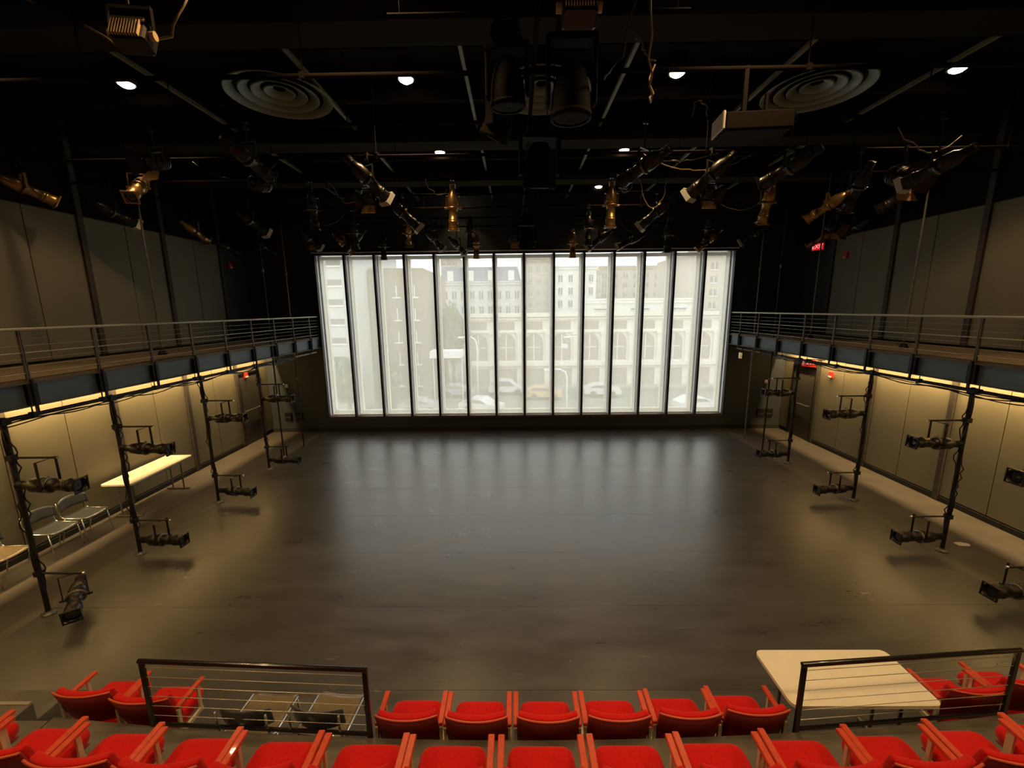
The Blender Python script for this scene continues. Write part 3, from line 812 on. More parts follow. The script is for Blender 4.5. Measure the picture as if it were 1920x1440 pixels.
# loose cables hanging in the grid
def sag(a, b, dip, n=14, wob=.03):
    a, b = Vector(a), Vector(b)
    return [a.lerp(b, i / n) + Vector((random.uniform(-wob, wob), random.uniform(-wob, wob), -dip * 4 * (i / n) * (1 - i / n))) for i in range(n + 1)]
CB = [((1.0, 3.4, 6.2), (1.25, 4.2, 6.1), .5, 'cablet', 'hanging tan cable looping beside the top centre flood light'),
      ((.9, 3.3, 6.2), (.75, 4.3, 6.15), .3, 'cable', 'black cable drooping in front of the tall moving light'),
      ((1.9, 6.7, 6.2), (3.6, 6.8, 6.2), .22, 'cablet', 'tan cable sagging left of the large silver-framed spotlight'),
      ((2.0, 6.75, 6.2), (3.1, 6.8, 6.25), .10, 'cablet', 'tan cable tied under the pipe on the right'),
      ((2.2, 7.85, 6.2), (2.75, 7.9, 6.2), .5, 'cablet', 'thin tan cable loop between the large lamplight-coloured spotlight and its right neighbour'),
      ((-4.9, 6.75, 6.2), (-3.6, 6.8, 6.2), .25, 'cable', 'black cable sagging near the round left light'),
      ((-3.3, 7.85, 6.2), (-2.7, 7.9, 6.2), .35, 'cablet', 'thin pale cable curving down left of the tan barn door'),
      ((-1.6, 7.85, 6.25), (-1.2, 7.9, 6.1), .2, 'cablet', 'short cable loop at the top of the left large lamplight-coloured spotlight'),
      ((1.8, 7.85, 6.25), (2.1, 7.9, 6.1), .2, 'cablet', 'short cable loop at the top of the right large lamplight-coloured spotlight'),
      ((-2.7, 11.1, 6.2), (-1.7, 11.2, 6.15), .35, 'cable', 'black cable sagging over the fifth window pane'),
      ((2.6, 11.1, 6.2), (3.8, 11.2, 6.2), .4, 'cable', 'black cable sagging over the tenth window pane'),
      ((4.0, 9.0, 6.2), (5.3, 9.1, 6.2), .3, 'cablet', 'tan cable sagging in front of the right window end'),
      ((-5.0, 10.0, 6.2), (-3.9, 10.1, 6.2), .3, 'cable', 'black cable sagging in front of the left window end'),
      ((5.0, 5.9, 6.2), (6.1, 6.2, 6.2), .25, 'cablet', 'tan cable sagging high on the right side'),
      ((-2.3, 3.4, 6.2), (-3.0, 3.3, 5.95), .25, 'cablet', 'tan cable loop above the top left flood light'),
      ((5.0, 4.5, 6.2), (5.7, 4.6, 5.95), .2, 'cablet', 'tan cable loop in the top right corner'),
      ((1.3, 5.1, 6.9), (1.28, 4.25, 6.15), .02, 'cablet', 'thin pale cord dropping straight from the ceiling'),
      ((2.45, 5.67, 6.2), (2.2, 5.7, 6.25), -.25, 'cablet', 'stiff pale wire arching above the pipe, right of centre')]
for a, b, d, m, lb in CB:
    tag(ob('cable', MB().tube(sag(a, b, d), .008, 6), m), lb, 'cable', 'loose cables in the grid')

# ------------------------------------------------------------------ wall devices
def box_dev(name, label, cat, x0, x1, y0, y1, z0, z1, m, parts=()):
    o = thing(name, label, cat, ((x0 + x1) / 2, (y0 + y1) / 2, z0))
    c = ((x0 + x1) / 2, (y0 + y1) / 2, z0)
    ob('case', MB().bev(x0 - c[0], x1 - c[0], y0 - c[1], y1 - c[1], 0, z1 - z0, .004), m, o)
    for pn, pm, bx_ in parts:
        ob(pn, MB().box(bx_[0] - c[0], bx_[1] - c[0], bx_[2] - c[1], bx_[3] - c[1], bx_[4] - c[2], bx_[5] - c[2]), pm, o)
    return o
for X, s, y, z, lb in ((XL, -1, 11.95, 5.14, 'small red fire alarm on the upper left wall above the gallery'), (XL, -1, 12.03, 2.0, 'red fire alarm on the lower left wall under the gallery'),
                       (XR, 1, 11.16, 5.13, 'small red fire alarm on the upper right wall above the gallery'), (XR, 1, 11.13, 2.0, 'red fire alarm on the lower right wall beside the exit sign')):
    a, b = (X, X + .05) if s < 0 else (X - .05, X)
    c, d = (X + .05, X + .075) if s < 0 else (X - .075, X - .05)
    box_dev('fire_alarm', lb, 'alarm', a, b, y - .06, y + .06, z, z + .16, 'redplastic', [('strobe_lens', 'whiteplastic', (c, d, y - .045, y + .045, z + .015, z + .05))])
def exit_sign(label, loc, rz, low, arm=.2):
    t = thing('exit_sign', label, 'sign', loc, rz)
    ob('case', MB().bev(-.17, .17, -.02, .02, -.1, .1, .006), 'redplastic', t)
    ob('face', MB().box(-.16, .16, -.024, -.02, -.09, .09), 'exitlow' if low else 'exitred', t)
    cu = bpy.data.curves.new('lettering', 'FONT'); cu.body = 'EXIT'; cu.size = .15; cu.align_x = 'CENTER'; cu.align_y = 'CENTER'; cu.extrude = .002
    tmp = bpy.data.objects.new('lettering', cu)
    COL.objects.link(tmp)
    dg = bpy.context.evaluated_depsgraph_get()
    me = bpy.data.meshes.new_from_object(tmp.evaluated_get(dg))
    bpy.data.objects.remove(tmp)
    me.materials.clear(); me.materials.append(M['exitwhite'])
    o = ob('lettering', me, None, t, (0, -.027, .0), (PI / 2, 0, 0))
    ob('bracket', MB().box(-.02, arm, -.01, .01, .1, .125) if low else MB().box(-.02, .02, .0, .16, -.02, .02), 'blackm', t)
    return t
exit_sign('glowing red EXIT sign on the upper right wall behind spotlights', (8.46, 12.06, 5.55), R(-72), False, .17)
exit_sign('red EXIT sign under the right gallery above the door', (8.27, 11.62, 2.33), R(-38), True, .36)
tag(ob('door_sign_panel', MB().bev(8.53, 8.57, 11.72, 12.62, 2.18, 2.36, .004), 'blackm'), 'long black panel above the door below the lower exit sign', 'panel')
for x, z, lb in ((-7.47, 1.5, 'small pale switch plate on the back wall left of the window'), (8.03, 1.5, 'small pale switch plate on the back wall right of the window')):
    box_dev('switch_plate', lb, 'switch', x - .045, x + .045, YB - .02, YB, z, z + .11, 'whiteplastic', [('rocker', 'cream', (x - .015, x + .015, YB - .026, YB - .02, z + .035, z + .075))])
for x, lb in ((-7.5, 'low dark outlet panel on the back wall left of the window, outer one'), (-7.15, 'low dark outlet panel on the back wall left of the window, inner one'),
              (8.2, 'low dark outlet panel on the back wall right of the window, outer one'), (7.92, 'low dark outlet panel on the back wall right of the window, inner one')):
    box_dev('outlet_panel', lb, 'panel', x - .11, x + .11, YB - .06, YB, .38, .66, 'blackm',
            [('socket', 'railpost', (x - .07 + k * .055, x - .04 + k * .055, YB - .068, YB - .06, .48, .52)) for k in range(3)])
box_dev('wall_speaker', 'small pale box light mounted high beside the right end of the window', 'light', 6.86, 6.92, 12.6, 12.7, 2.36, 2.55, 'chrome', [('bracket', 'blackm', (6.88, 6.9, 12.64, 12.66, 2.55, 2.64))])

# ------------------------------------------------------------------ seating platforms
def edge(x): return 2.70 + .0125 * x * x
pl = MB()
n = 24
xs = [-3.95 + i * (8.3 - -3.95) / n for i in range(n + 1)]
poly = [(x, edge(x)) for x in xs] + [(8.3, 1.35), (-3.95, 1.35)]
ob('trim_3', MB().prism(poly, .0, .58), 'platform', kind='structure')
ob('trim_4', MB().prism([(x, edge(x) + .006) for x in xs] + [(x, edge(x) - .01) for x in reversed(xs)], .01, .555), 'riser', kind='structure')
st = ob('trim_5', MB().prism([(-8.0, 1.35), (-3.96, 1.35), (-3.96, 2.86), (-4.28, 2.86), (-4.28, 3.02), (-8.0, 3.16)], 0, .58), 'platform', kind='structure')
ob('step_nosing', MB().box(-7.9, -4.3, 3.0, 3.03, .575, .586), 'tableedge', st)
ob('step', MB().bev(-7.9, -4.42, 3.12, 3.42, 0, .29, .006), 'platform', st)
for k in range(1, 9):
    y1 = 1.35 - .86 * (k - 1); y0 = y1 - .87
    ob('trim_%d' % (5 + k), MB().box(-8.0, 8.5, max(y0, YF), y1, 0, .58 * (k + 1)) if .58 * (k + 1) < 2.6 else MB().box(-8.0, 8.5, YF, y1, 0, 2.32), 'platform', kind='structure')
    if .58 * (k + 1) >= 2.6: break

# ------------------------------------------------------------------ theatre seats
def cushion_mesh():
    mb = MB()
    # rounded pad: profile across y and z, superellipse outline in plan
    NU, NV = 26, 10
    def P(u, v):
        a = 2 * PI * u
        c, s_ = math.cos(a), math.sin(a)
        e = .32
        X = (abs(c) ** e) * (1 if c >= 0 else -1)
        Y = (abs(s_) ** e) * (1 if s_ >= 0 else -1)
        t = v
        # v from 0 (top centre) to 1 (bottom centre)
        ang = PI * t
        rr = min(1, math.sin(ang) ** .35) if 0 < t < 1 else 0
        z = .055 * (abs(math.cos(ang)) ** .6) * (1 if t < .5 else -1)
        taper = 1 - .06 * (Y > 0) * abs(Y)
        return (X * .232 * rr * taper, .27 + Y * .20 * rr, z + .385 + .022 * (Y * rr + 1) * .9 - (.012 * (1 - (X * rr) ** 2) if t < .5 else 0))
    return mb.grid(P, NU, NV)
def back_fn(off, w=.245, z0=.42, z1=.775):
    def P(u, v):
        x = (u - .5) * 2
        z = z0 + (z1 - z0) * v
        rr = 1
        y = .10 - .10 * (z - .42) / .355 + .048 * abs(x) ** 2.2 + off
        return (x * w, y, z)
    return P
def slab(fn0, fn1, nu, nv, round_top=.0):
    mb = MB()
    v = []; f = []
    for fn in (fn0, fn1):
        for i in range(nu + 1):
            for j in range(nv + 1):
                v.append(fn(i / nu, j / nv))
    m1 = (nu + 1) * (nv + 1)
    idx = lambda k, i, j: k * m1 + i * (nv + 1) + j
    for i in range(nu):
        for j in range(nv):
            f.append((idx(0, i, j), idx(0, i + 1, j), idx(0, i + 1, j + 1), idx(0, i, j + 1)))
            f.append((idx(1, i, j), idx(1, i, j + 1), idx(1, i + 1, j + 1), idx(1, i + 1, j)))
    for i in range(nu):
        f.append((idx(0, i, nv), idx(0, i + 1, nv), idx(1, i + 1, nv), idx(1, i, nv)))
        f.append((idx(0, i + 1, 0), idx(0, i, 0), idx(1, i, 0), idx(1, i + 1, 0)))
    for j in range(nv):
        f.append((idx(0, 0, j), idx(0, 0, j + 1), idx(1, 0, j + 1), idx(1, 0, j)))
        f.append((idx(0, nu, j + 1), idx(0, nu, j), idx(1, nu, j), idx(1, nu, j + 1)))
    mb.add(v, f, True)
    return mb
def make_seat():
    t = thing('theatre_seat', '', 'seat')
    ob('seat_cushion', cushion_mesh(), 'red', t)
    ob('seat_pan', MB().bev(-.20, .20, .08, .44, .335, .365, .012), 'shell', t)
    sh_ = ob('back_shell', slab(back_fn(-.012, .25, .36, .765), back_fn(.004, .25, .36, .765), 14, 5), 'shell', t)
    sh_m = sh_.modifiers.new('b', 'BEVEL'); sh_m.width = .004; sh_m.limit_method = 'ANGLE'
    pad = slab(back_fn(.006, .238, .43, .772), back_fn(.062, .232, .44, .768), 14, 6)
    p = ob('back_pad', pad, 'red', t)
    m_ = p.modifiers.new('b', 'BEVEL'); m_.width = .018; m_.segments = 3; m_.limit_method = 'ANGLE'; m_.angle_limit = R(50)
    rimpts = [back_fn(-.004, .25)(i / 14, 1.0) for i in range(15)]
    rimpts = [(x, y, .768) for x, y, z in rimpts]
    ob('top_lit_edge', MB().tube(rimpts, .0085, 6), 'rim_lit', t)  # thin tube in the painted lit-edge colour
    for s in (-1, 1):
        a = ob('armrest', MB().bev(s * .2575 - .0215, s * .2575 + .0215, .10, .40, .600, .628, .005), 'armwood', t)
        ob('standard', MB().bev(s * .262 - .011, s * .262 + .011, .09, .12, .0, .60, .003).box(s * .262 - .011, s * .262 + .011, .12, .34, .34, .375).box(s * .262 - .009, s * .262 + .009, .31, .335, .37, .60), 'cream', t)
        ob('foot', MB().bev(s * .262 - .02, s * .262 + .02, -.02, .26, 0, .018, .004), 'blackm', t)
    ob('cross_bar', MB().box(-.26, .26, .05, .075, .30, .34), 'blackm', t)
    return t
seat0 = make_seat()
used = [False]
def seat(x, y, z, rz, label, group):
    t = seat0 if not used[0] else copy_tree(seat0)
    used[0] = True
    t.location = (x, y, z); t.rotation_euler = (0, 0, rz)
    t['label'] = label; t['group'] = group
def ya(x): return 2.685 + .0155 * x * x
rowA = [(-3.74, 'leftmost red seat of the front row, left of the railing'), (-3.19, 'red front row seat behind the left end of the left railing'),
        (-.905, 'red front row seat just right of the left railing'), (-.343, 'second red front row seat right of the left railing'),
        (.23, 'red front row seat nearest the middle, third from the left railing'), (.80, 'fourth red front row seat from the left railing'),
        (1.37, 'red front row seat two places left of the white table'), (1.92, 'red front row seat touching the white table'),
        (3.87, 'red front row seat just right of the white table'), (4.43, 'red front row seat at the right edge behind the right railing')]
for x, lb in rowA:
    seat(x, ya(x), 0, 0, lb, 'front row seats')
def yb(x): return 1.84 + .0118 * x * x
rowB = [(-3.83, 'leftmost red seat of the second row, cut by the photo edge'), (-3.26, 'red second row seat at the left, second from the photo edge'), (-2.69, 'red second row seat behind the left front row pair'),
        (-2.13, 'red second row seat behind the left post of the left railing'), (-1.57, 'red second row seat behind the folding chairs'), (-1.0, 'red second row seat behind the right post of the left railing'),
        (-.44, 'red second row seat left of the aisle centre, fourth from the right post of the left railing'), (.14, 'red second row seat in the middle of the photo bottom'), (.715, 'red second row seat just right of the middle one'),
        (1.28, 'red second row seat two places right of the middle one'), (1.85, 'red second row seat left of the right railing post'), (2.41, 'red second row seat below the left end of the right railing'),
        (2.98, 'red second row seat below the white table'), (3.54, 'red second row seat at the right photo edge')]
rowB[6] = (-.44, 'red second row seat just left of the middle one')
for x, lb in rowB:
    seat(x, yb(x), .58, 0, lb, 'second row seats')

# ------------------------------------------------------------------ black railings with wires
def guard(label, p0, p1, z0, z1, nw=6):
    t = thing('guard_rail', label, 'railing', (p0[0], p0[1], z0), 0, 'black guard rails')
    d = Vector((p1[0] - p0[0], p1[1] - p0[1], 0)); L_ = d.length; a = math.atan2(d.y, d.x)
    T = Matrix.Rotation(a, 4, 'Z')
    h = z1 - z0
    ob('post', MB().bev(-.02, .02, -.012, .012, 0, h, .003, T), 'blackgloss', t)
    ob('post', MB().bev(L_ - .02, L_ + .02, -.012, .012, 0, h, .003, T), 'blackgloss', t)
    ob('handrail', MB().cyl((-.02, 0, h), (L_ + .02, 0, h), .02, n=12, T=T), 'blackgloss', t)
    ob('bottom_rail', MB().bev(0, L_, -.01, .01, .085, .115, .003, T), 'blackgloss', t)
    for k in range(nw):
        z = .115 + (h - .115) * (k + .75) / (nw + .35)
        ob('wire', MB().cyl((0, 0, z), (L_, 0, z), .0028, n=6, T=T), 'wire', t)
guard('black guard rail with steel wires in front of the folding chairs, left', (-3.03, 2.82), (-1.20, 2.735), .5, 1.2)
guard('black guard rail with steel wires in front of the white table, right', (2.225, 2.775), (4.03, 2.91), .5, 1.2)

# ------------------------------------------------------------------ folding tables
def table(label, loc, rz, L_, W_, m='white'):
    t = thing('folding_table', label, 'table', loc, rz, 'folding tables')
    ob('tabletop', MB().prism(rrect(-L_ / 2, L_ / 2, -W_ / 2, W_ / 2, .06), .712, .742), m, t)
    ob('apron', MB().box(-L_ / 2 + .06, L_ / 2 - .06, -W_ / 2 + .04, -W_ / 2 + .055, .67, .712).box(-L_ / 2 + .06, L_ / 2 - .06, W_ / 2 - .055, W_ / 2 - .04, .67, .712), 'tableedge', t)
    for s in (-1, 1):
        x = s * (L_ / 2 - .17)
        ob('leg', MB().cyl((x, -.12, .03), (x, -.12, .70), .014, n=8).cyl((x, .12, .03), (x, .12, .70), .014, n=8).cyl((x, -.12, .64), (x, .12, .64), .01, n=8), 'greysteel', t)
        ob('foot', MB().cyl((x, -W_ / 2 + .04, .018), (x, W_ / 2 - .04, .018), .016, n=8), 'greysteel', t)
        ob('brace', MB().cyl((x, 0, .60), (x - s * .35, 0, .70), .007, n=6), 'greysteel', t)
    return t
table('long white folding table against the left wall', (-7.66, 8.07, 0), R(92.5), 1.62, .58)
table('white rectangular table between the front row seats behind the right railing', (2.84, 3.12, 0), R(0), 1.22, .56)

# ------------------------------------------------------------------ stacking chairs
def make_chair():
    t = thing('stacking_chair', '', 'chair')
    def P(u, v):
        x = (u - .5) * .43; y = (v - .5) * .42
        return (x * (1 - .08 * v), y, .445 - .018 * math.cos((u - .5) * PI) - .02 * max(0, (v - .85) / .15) ** 2 + .02 * max(0, (.15 - v) / .15))
    def P2(u, v):
        a = P(u, v); return (a[0], a[1], a[2] - .012)
    ob('seat', slab(P2, P, 10, 10), 'chairshell', t)
    def B0(u, v):
        x = (u - .5) * 2
        return (x * .225, -.25 + .075 * abs(x) ** 2 - .03 * v, .56 + .20 * v - .035 * (abs(x) ** 3) * v)
    def B1(u, v):
        a = B0(u, v); return (a[0], a[1] + .012, a[2])
    ob('backrest', slab(B0, B1, 12, 5), 'chairback', t)
    for s in (-1, 1):
        x = s * .215
        ob('side_frame', MB().tube([(x, .17, .435), (x, -.16, .435), (x, -.215, .47), (x * 1.0, -.245, .60), (x, -.25, .72)], .0095, 8), 'chrome', t)
        ob('leg', MB().tube([(x, .15, .43), (x * 1.08, .20, .01)], .0095, 8), 'chrome', t)
        ob('leg', MB().tube([(x, -.14, .43), (x * 1.08, -.24, .01)], .0095, 8), 'chrome', t)
    ob('front_bar', MB().tube([(-.215, .155, .40), (.215, .155, .40)], .0085, 8), 'chrome', t)
    return t
ch0 = make_chair()
uc = [False]
def chair(x, y, rz, label, g, dark=False):
    t = ch0 if not uc[0] else copy_tree(ch0)
    uc[0] = True
    t.location = (x, y, 0); t.rotation_euler = (0, 0, rz); t['label'] = label; t['group'] = g
    if dark:
        for c in t.children:
            if c.name.startswith('seat'):
                c.data = c.data.copy(); c.data.materials[0] = M['chairback']
chair(-2.27, 3.05, R(-3), 'dark stacking chair behind the left railing, left one', 'chairs in the front row')
chair(-1.66, 3.05, R(-5), 'dark stacking chair behind the left railing, right one', 'chairs in the front row')
chair(-7.72, 6.24, R(-90), 'dark chair with silver frame against the left wall, second from the table', 'chairs by the left wall', True)
chair(-7.72, 6.76, R(-90), 'dark chair with silver frame against the left wall, next to the table', 'chairs by the left wall', True)
chair(-7.70, 5.5, R(-86), 'dark chair with silver frame against the left wall, behind the nearest left pole', 'chairs by the left wall')
chair(-7.70, 4.95, R(-86), 'dark chair with silver frame against the left wall, at the photo edge', 'chairs by the left wall')

tag(ob('paper_sheet', MB().prism([(-.11, -.05), (.06, -.07), (.12, .0), (.02, .06), (-.10, .05)], .0005, .004), 'paper', loc=(7.42, 6.34, 0)), 'torn white paper scrap on the floor by the right boom', 'paper')

# ------------------------------------------------------------------ outside: street and buildings
E = dict(
    road=mat('asphalt', (.16, .16, .155), .8, noise=(.4, .15)),
    walk=mat('pavement', (.38, .36, .32), .8, noise=(.5, .1)),
    stone=mat('limestone', (.74, .71, .62), .7, noise=(.4, .06)),
    stoned=mat('limestone_recess', (.30, .26, .22), .7, noise=(.4, .06)),
    pane=mat('far_window', (.14, .14, .15), .2),
    brick=mat('brown_brick', (.22, .18, .14), .8, noise=(.6, .12)),
    slate=mat('slate_roof', (.16, .18, .30), .6, noise=(.6, .1)),
    white=mat('white_render', (.75, .76, .74), .7, noise=(.4, .04)),
    tan=mat('tan_render', (.46, .40, .34), .7, noise=(.4, .06)),
    grey=mat('grey_render', (.52, .55, .55), .7, noise=(.4, .05)),
    leaf=mat('foliage', (.14, .18, .10), .7, noise=(2, .3)),
    bark=mat('bark', (.1, .075, .05), .9),
    carw=mat('car_white', (.62, .62, .62), .3, coat=.5),
    caro=mat('car_orange', (.55, .36, .17), .3, coat=.5),
    carg=mat('car_grey', (.35, .36, .38), .3, coat=.5),
    tire=mat('tyre', (.02, .02, .02), .8),
)
M.update({'e_' + k: v for k, v in E.items()})
GZ0 = -4.6
ob('trim_20', MB().box(-90, 110, 14.5, 200, GZ0 - .3, GZ0), 'e_road', kind='structure')
ob('trim_21', MB().box(-90, 110, 43.5, 46, GZ0, GZ0 + .14), 'e_walk', kind='structure')

def building(label, x0, x1, y0, y1, z1, m, rows, cols, ww=.5, wh=.55, zbase=None, roof=None, wm='e_pane', cornice=True):
    t = thing('building', label, 'building', ((x0 + x1) / 2, y0, GZ0), 0, 'buildings across the street')
    cx = (x0 + x1) / 2
    ob('wall', MB().box(x0 - cx, x1 - cx, 0, y1 - y0, 0, z1 - GZ0), m, t)
    if cornice:
        ob('cornice', MB().box(x0 - cx - .2, x1 - cx + .2, -.25, 0, z1 - GZ0 - .5, z1 - GZ0 - .1).box(x0 - cx - .3, x1 - cx + .3, -.4, 0, z1 - GZ0 - .1, z1 - GZ0 + .1), m, t)
    zb = (zbase if zbase is not None else 1.0)
    ht = (z1 - GZ0 - 1 - zb) / max(rows, 1); wd = (x1 - x0) / max(cols, 1)
    if rows and cols:
        w_, h_ = wd * ww / 2, ht * wh
        me = MB().box(-w_, w_, -.06, .02, 0, h_).mesh('window'); me.materials.append(M[wm])
        fe = MB().box(-w_ - .08, w_ + .08, -.12, -.0, -.12, 0).box(-.04, .04, -.09, -.06, 0, h_).mesh('window_sill'); fe.materials.append(M['e_white'])
        for r_ in range(rows):
            for c in range(cols):
                w = ob('window', me, None, t, (x0 - cx + wd * (c + .5), 0, zb + ht * (r_ + .25)))
                ob('window_sill', fe, None, w)
    if roof:
        ob('roof', MB().prism([(x0 - cx, 0), (x1 - cx, 0), (x1 - cx - .6, roof), (x0 - cx + .6, roof)], .0, y1 - y0, Matrix.Translation((0, 0, z1 - GZ0)), 'xz'), 'e_slate', t)
        for c in range(max(2, cols // 2)):
            xx = x0 - cx + (x1 - x0) * (c + .5) / max(2, cols // 2)
            ob('dormer', MB().box(xx - .5, xx + .5, -.15, .4, z1 - GZ0 + .2, z1 - GZ0 + roof * .75), 'e_white', t)
    return t

# arched stone building
t = thing('building', 'long pale stone building with a row of arched windows across the street', 'building', (10, 45, GZ0), 0, 'buildings across the street')
H0 = 3.3 - GZ0
ob('wall', MB().box(-15.5, 24, 0, 9, 0, H0), 'e_stone', t)
ob('cornice', MB().box(-15.7, 24.2, -.5, 0, H0 - .25, H0 + .15).box(-15.6, 24.1, -.3, 0, H0 - .55, H0 - .4), 'e_stone', t)
ob('string_course', MB().box(-15.5, 24, -.25, 0, 5.95, 6.1), 'e_stone', t)
ob('balcony_band', MB().box(-15.5, 24, -.45, 0, 2.35, 2.75), 'e_stone', t)
arch = [(-1.0, 0), (1.0, 0), (1.0, 2.0)] + [(math.cos(a * PI / 12), 2.0 + .95 * math.sin(a * PI / 12)) for a in range(1, 12)] + [(-1.0, 2.0)]
am = MB().prism(arch, -.02, .05, None, 'xz').mesh('arched_window'); am.materials.append(M['e_stoned'])
ap = MB().prism([(a * .8, .1 + b * .95) for a, b in arch], -.06, -.02, None, 'xz').mesh('pane'); ap.materials.append(M['e_stoned'])
sq = MB().box(-.95, .95, -.03, .02, 0, .9).mesh('window'); sq.materials.append(M['e_stoned'])
bar = MB().box(-.05, .05, -.09, -.05, 0, 2.9).box(-.8, .8, -.09, -.05, 1.4, 1.48).mesh('glazing_bar'); bar.materials.append(M['e_stone'])
pil = MB().box(-.3, .3, -.22, 0, 2.75, 5.95).box(-.38, .38, -.3, 0, 5.7, 5.95).mesh('pilaster'); pil.materials.append(M['e_stone'])
shop = MB().box(-1.15, 1.15, -.04, .02, .1, 2.0).mesh('shop_window'); shop.materials.append(M['e_stoned'])
sgn = MB().box(-.35, .35, -.1, -.04, 0, .5).mesh('sign_board'); sgn.materials.append(M['e_white'])
for k in range(13):
    x = -14.1 + 3.03 * k
    w = ob('arched_window', am, None, t, (x, 0, 2.9)); ob('pane', ap, None, w); ob('glazing_bar', bar, None, w, (0, 0, 0))
    ob('window', sq, None, t, (x, 0, 6.25)); ob('pilaster', pil, None, t, (x - 1.51, 0, 0)); ob('shop_window', shop, None, t, (x, 0, 0))
    if k in (3, 6, 7, 9): ob('sign_board', sgn, None, t, (x + .3, 0, .9 + .3 * (k % 2) + (1.2 if k != 3 else 3)))

building('apartment block with a slate mansard roof behind the street', -12.4, 1.0, 70, 82, 8.3, 'e_grey', 3, 9, .45, .55, zbase=4.5, roof=2.4)
building('tall beige tower behind the stone building', 2.0, 6.2, 76, 86, 12.6, 'e_tan', 5, 3, .35, .5, zbase=6)
building('white apartment tower right of the beige tower', 6.9, 13.9, 73, 84, 10.9, 'e_white', 4, 4, .4, .55, zbase=6)
building('low white building with flat roof over the stone building', 9.5, 24.4, 57, 61, 5.0, 'e_white', 1, 3, .5, .4, zbase=8)
building('dark brown brick building on the left of the street', -13.2, -8.3, 38, 50, 7.6, 'e_brick', 5, 3, .35, .5, cornice=False)
building('pale grey building with long bands at the left end of the window', -22, -13.4, 33, 48, 9.5, 'e_grey', 8, 3, .85, .3)
building('brown building on the hill at the right', 18.2, 34, 92, 104, 12.6, 'e_tan', 4, 7, .4, .5, zbase=8)
building('tan building behind the white low roofs', 12.0, 17.5, 86, 91, 11.2, 'e_tan', 4, 4, .4, .5, zbase=7)
building('tall pale building at the right end of the window', 25.2, 40, 62, 76, 11.6, 'e_tan', 6, 6, .4, .5, zbase=4)
building('pink high rise far behind the left buildings', -26, -21.3, 60, 70, 15.5, 'e_tan', 8, 3, .4, .5)
building('thin striped high rise behind the mansard roof', -17.5, -13.6, 100, 110, 16.2, 'e_tan', 7, 3, .6, .4, zbase=8)

def tree(label, x, y, h, r_, seed):
    rnd = random.Random(seed)
    t = thing('tree', label, 'tree', (x, y, GZ0), 0, 'street trees')
    ob('trunk', MB().tube([(0, 0, 0), (.1, 0, h * .3), (0, .1, h * .6)], .16, 8), 'e_bark', t)
    mb = MB()
    for k in range(900):
        a = rnd.uniform(0, 2 * PI); b = math.acos(rnd.uniform(-1, 1)); q = rnd.uniform(.55, 1)
        c = Vector((r_ * q * math.sin(b) * math.cos(a), r_ * q * math.sin(b) * math.sin(a), h * .66 + h * .36 * q * math.cos(b)))
        e1 = Vector((rnd.uniform(-1, 1), rnd.uniform(-1, 1), rnd.uniform(-1, 1))).normalized() * .28
        e2 = e1.cross(Vector((rnd.uniform(-1, 1), rnd.uniform(-1, 1), rnd.uniform(-1, 1)))).normalized() * .18
        mb.add([c - e1, c - e2, c + e1, c + e2], [(0, 1, 2, 3)])
    ob('foliage', mb, 'e_leaf', t, kind='stuff')
tree('broad dark tree left of the stone building', -6.6, 42.6, 9.2, 1.25, 1)
tree('low tree before the right half of the brown brick building', -10.8, 34.5, 4.6, 1.0, 2)
tree('tree in front of the brown brick building', -13.0, 31.0, 4.8, 1.2, 3)
tree('small street tree at the left end of the window', -16.2, 29.5, 5.0, 1.1, 4)

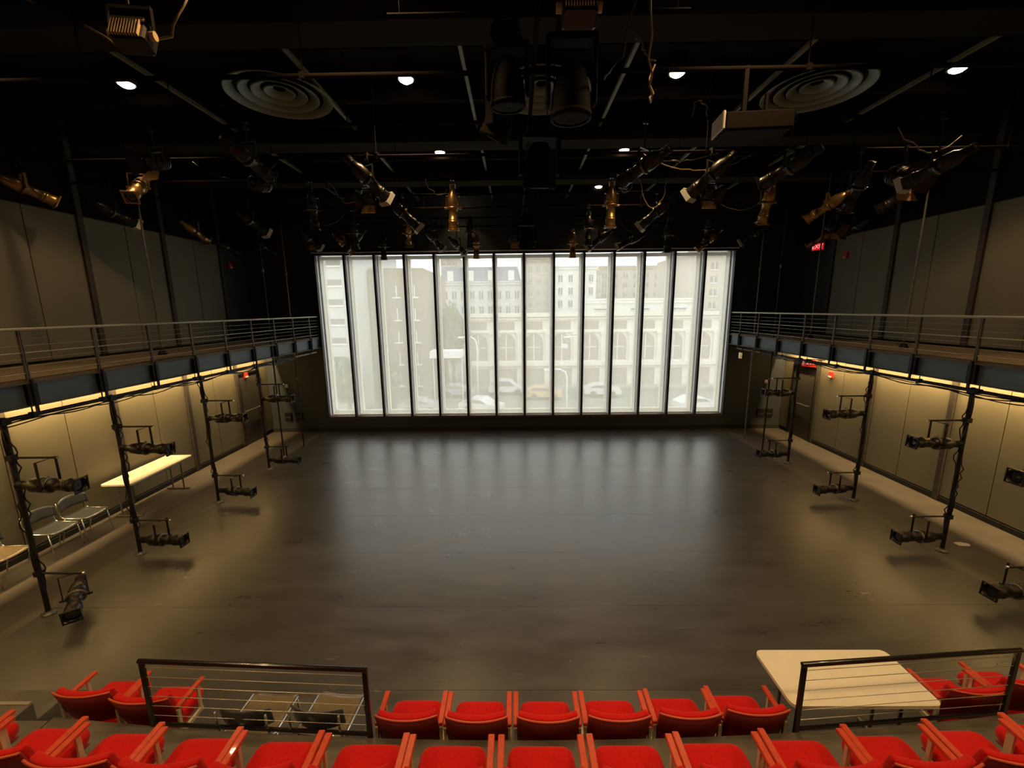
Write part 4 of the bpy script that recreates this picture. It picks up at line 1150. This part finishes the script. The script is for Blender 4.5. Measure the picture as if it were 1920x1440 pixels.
def car(label, x, y, rz, m, L_=3.5, hh=1.25):
    t = thing('car', label, 'car', (x, y, GZ0), rz, 'cars in the street')
    prof = [(-L_ / 2, .35), (L_ / 2, .35), (L_ / 2, .72), (L_ / 2 - .9, .9), (L_ / 2 - 1.55, hh), (-L_ / 2 + .9, hh), (-L_ / 2 + .25, .95), (-L_ / 2, .85)]
    ob('body', MB().prism(prof, -.85, .85, None, 'xz'), m, t)
    gp = [(L_ / 2 - 1.1, .93), (L_ / 2 - 1.62, hh - .06), (-L_ / 2 + .98, hh - .06), (-L_ / 2 + .45, .97)]
    ob('side_window', MB().prism(gp, -.865, -.85, None, 'xz').prism(gp, .85, .865, None, 'xz'), 'e_pane', t)
    for a in (-1, 1):
        for b in (-1, 1):
            ob('wheel', MB().cyl((a * (L_ / 2 - .85), b * .87 - b * .2, .33), (a * (L_ / 2 - .85), b * .87, .33), .33, n=12), 'e_tire', t)
car('grey car in the street, leftmost of the row', -5.8, 40.0, 0, 'e_carg')
car('white van in the middle of the street', -.9, 41.0, 0, 'e_carw', 3.7, 1.5)
car('orange taxi in the street', 2.6, 38.6, R(-4), 'e_caro')
car('white car right of the taxi', 8.4, 39.6, R(-6), 'e_carw')
car('white car near the bottom of the window, left of centre', -2.9, 33.6, R(-18), 'e_carw')
car('white car at the bottom right end of the window', 15.0, 33.5, R(8), 'e_carw')
car('grey car parked at the left below the brick building', -8.0, 33.6, R(3), 'e_carg')
for x, y, h, lb in ((3.75, 30, 4.1, 'pale street lamp in front of the stone building'), (6.0, 37, 6.0, 'pale curved street lamp near the right half of the window'), (-3.6, 38.0, 6.0, 'thin street lamp at the left of the stone building')):
    t = thing('street_lamp', lb, 'street lamp', (x, y, GZ0), 0, 'street lamps')
    ob('pole', MB().tube([(0, 0, 0), (0, 0, h * .85), (-.12, 0, h * .95), (-.5, 0, h), (-1.3, 0, h)], .06, 8), 'e_white', t)
    ob('lamp_head', MB().bev(-1.7, -1.2, -.12, .12, h - .1, h + .04, .02), 'e_white', t)
t = thing('awning', 'white awning stall under the dark trees', 'stall', (-6.2, 37, GZ0), 0)
ob('canopy', MB().prism([(-1.4, 4.3), (1.4, 4.3), (1.4, 4.9), (-1.4, 4.9)], -1, 1, None, 'xz'), 'e_white', t)
for a in (-1.3, 1.3): ob('leg', MB().cyl((a, 0, 0), (a, 0, 4.3), .05, n=6), 'e_white', t)
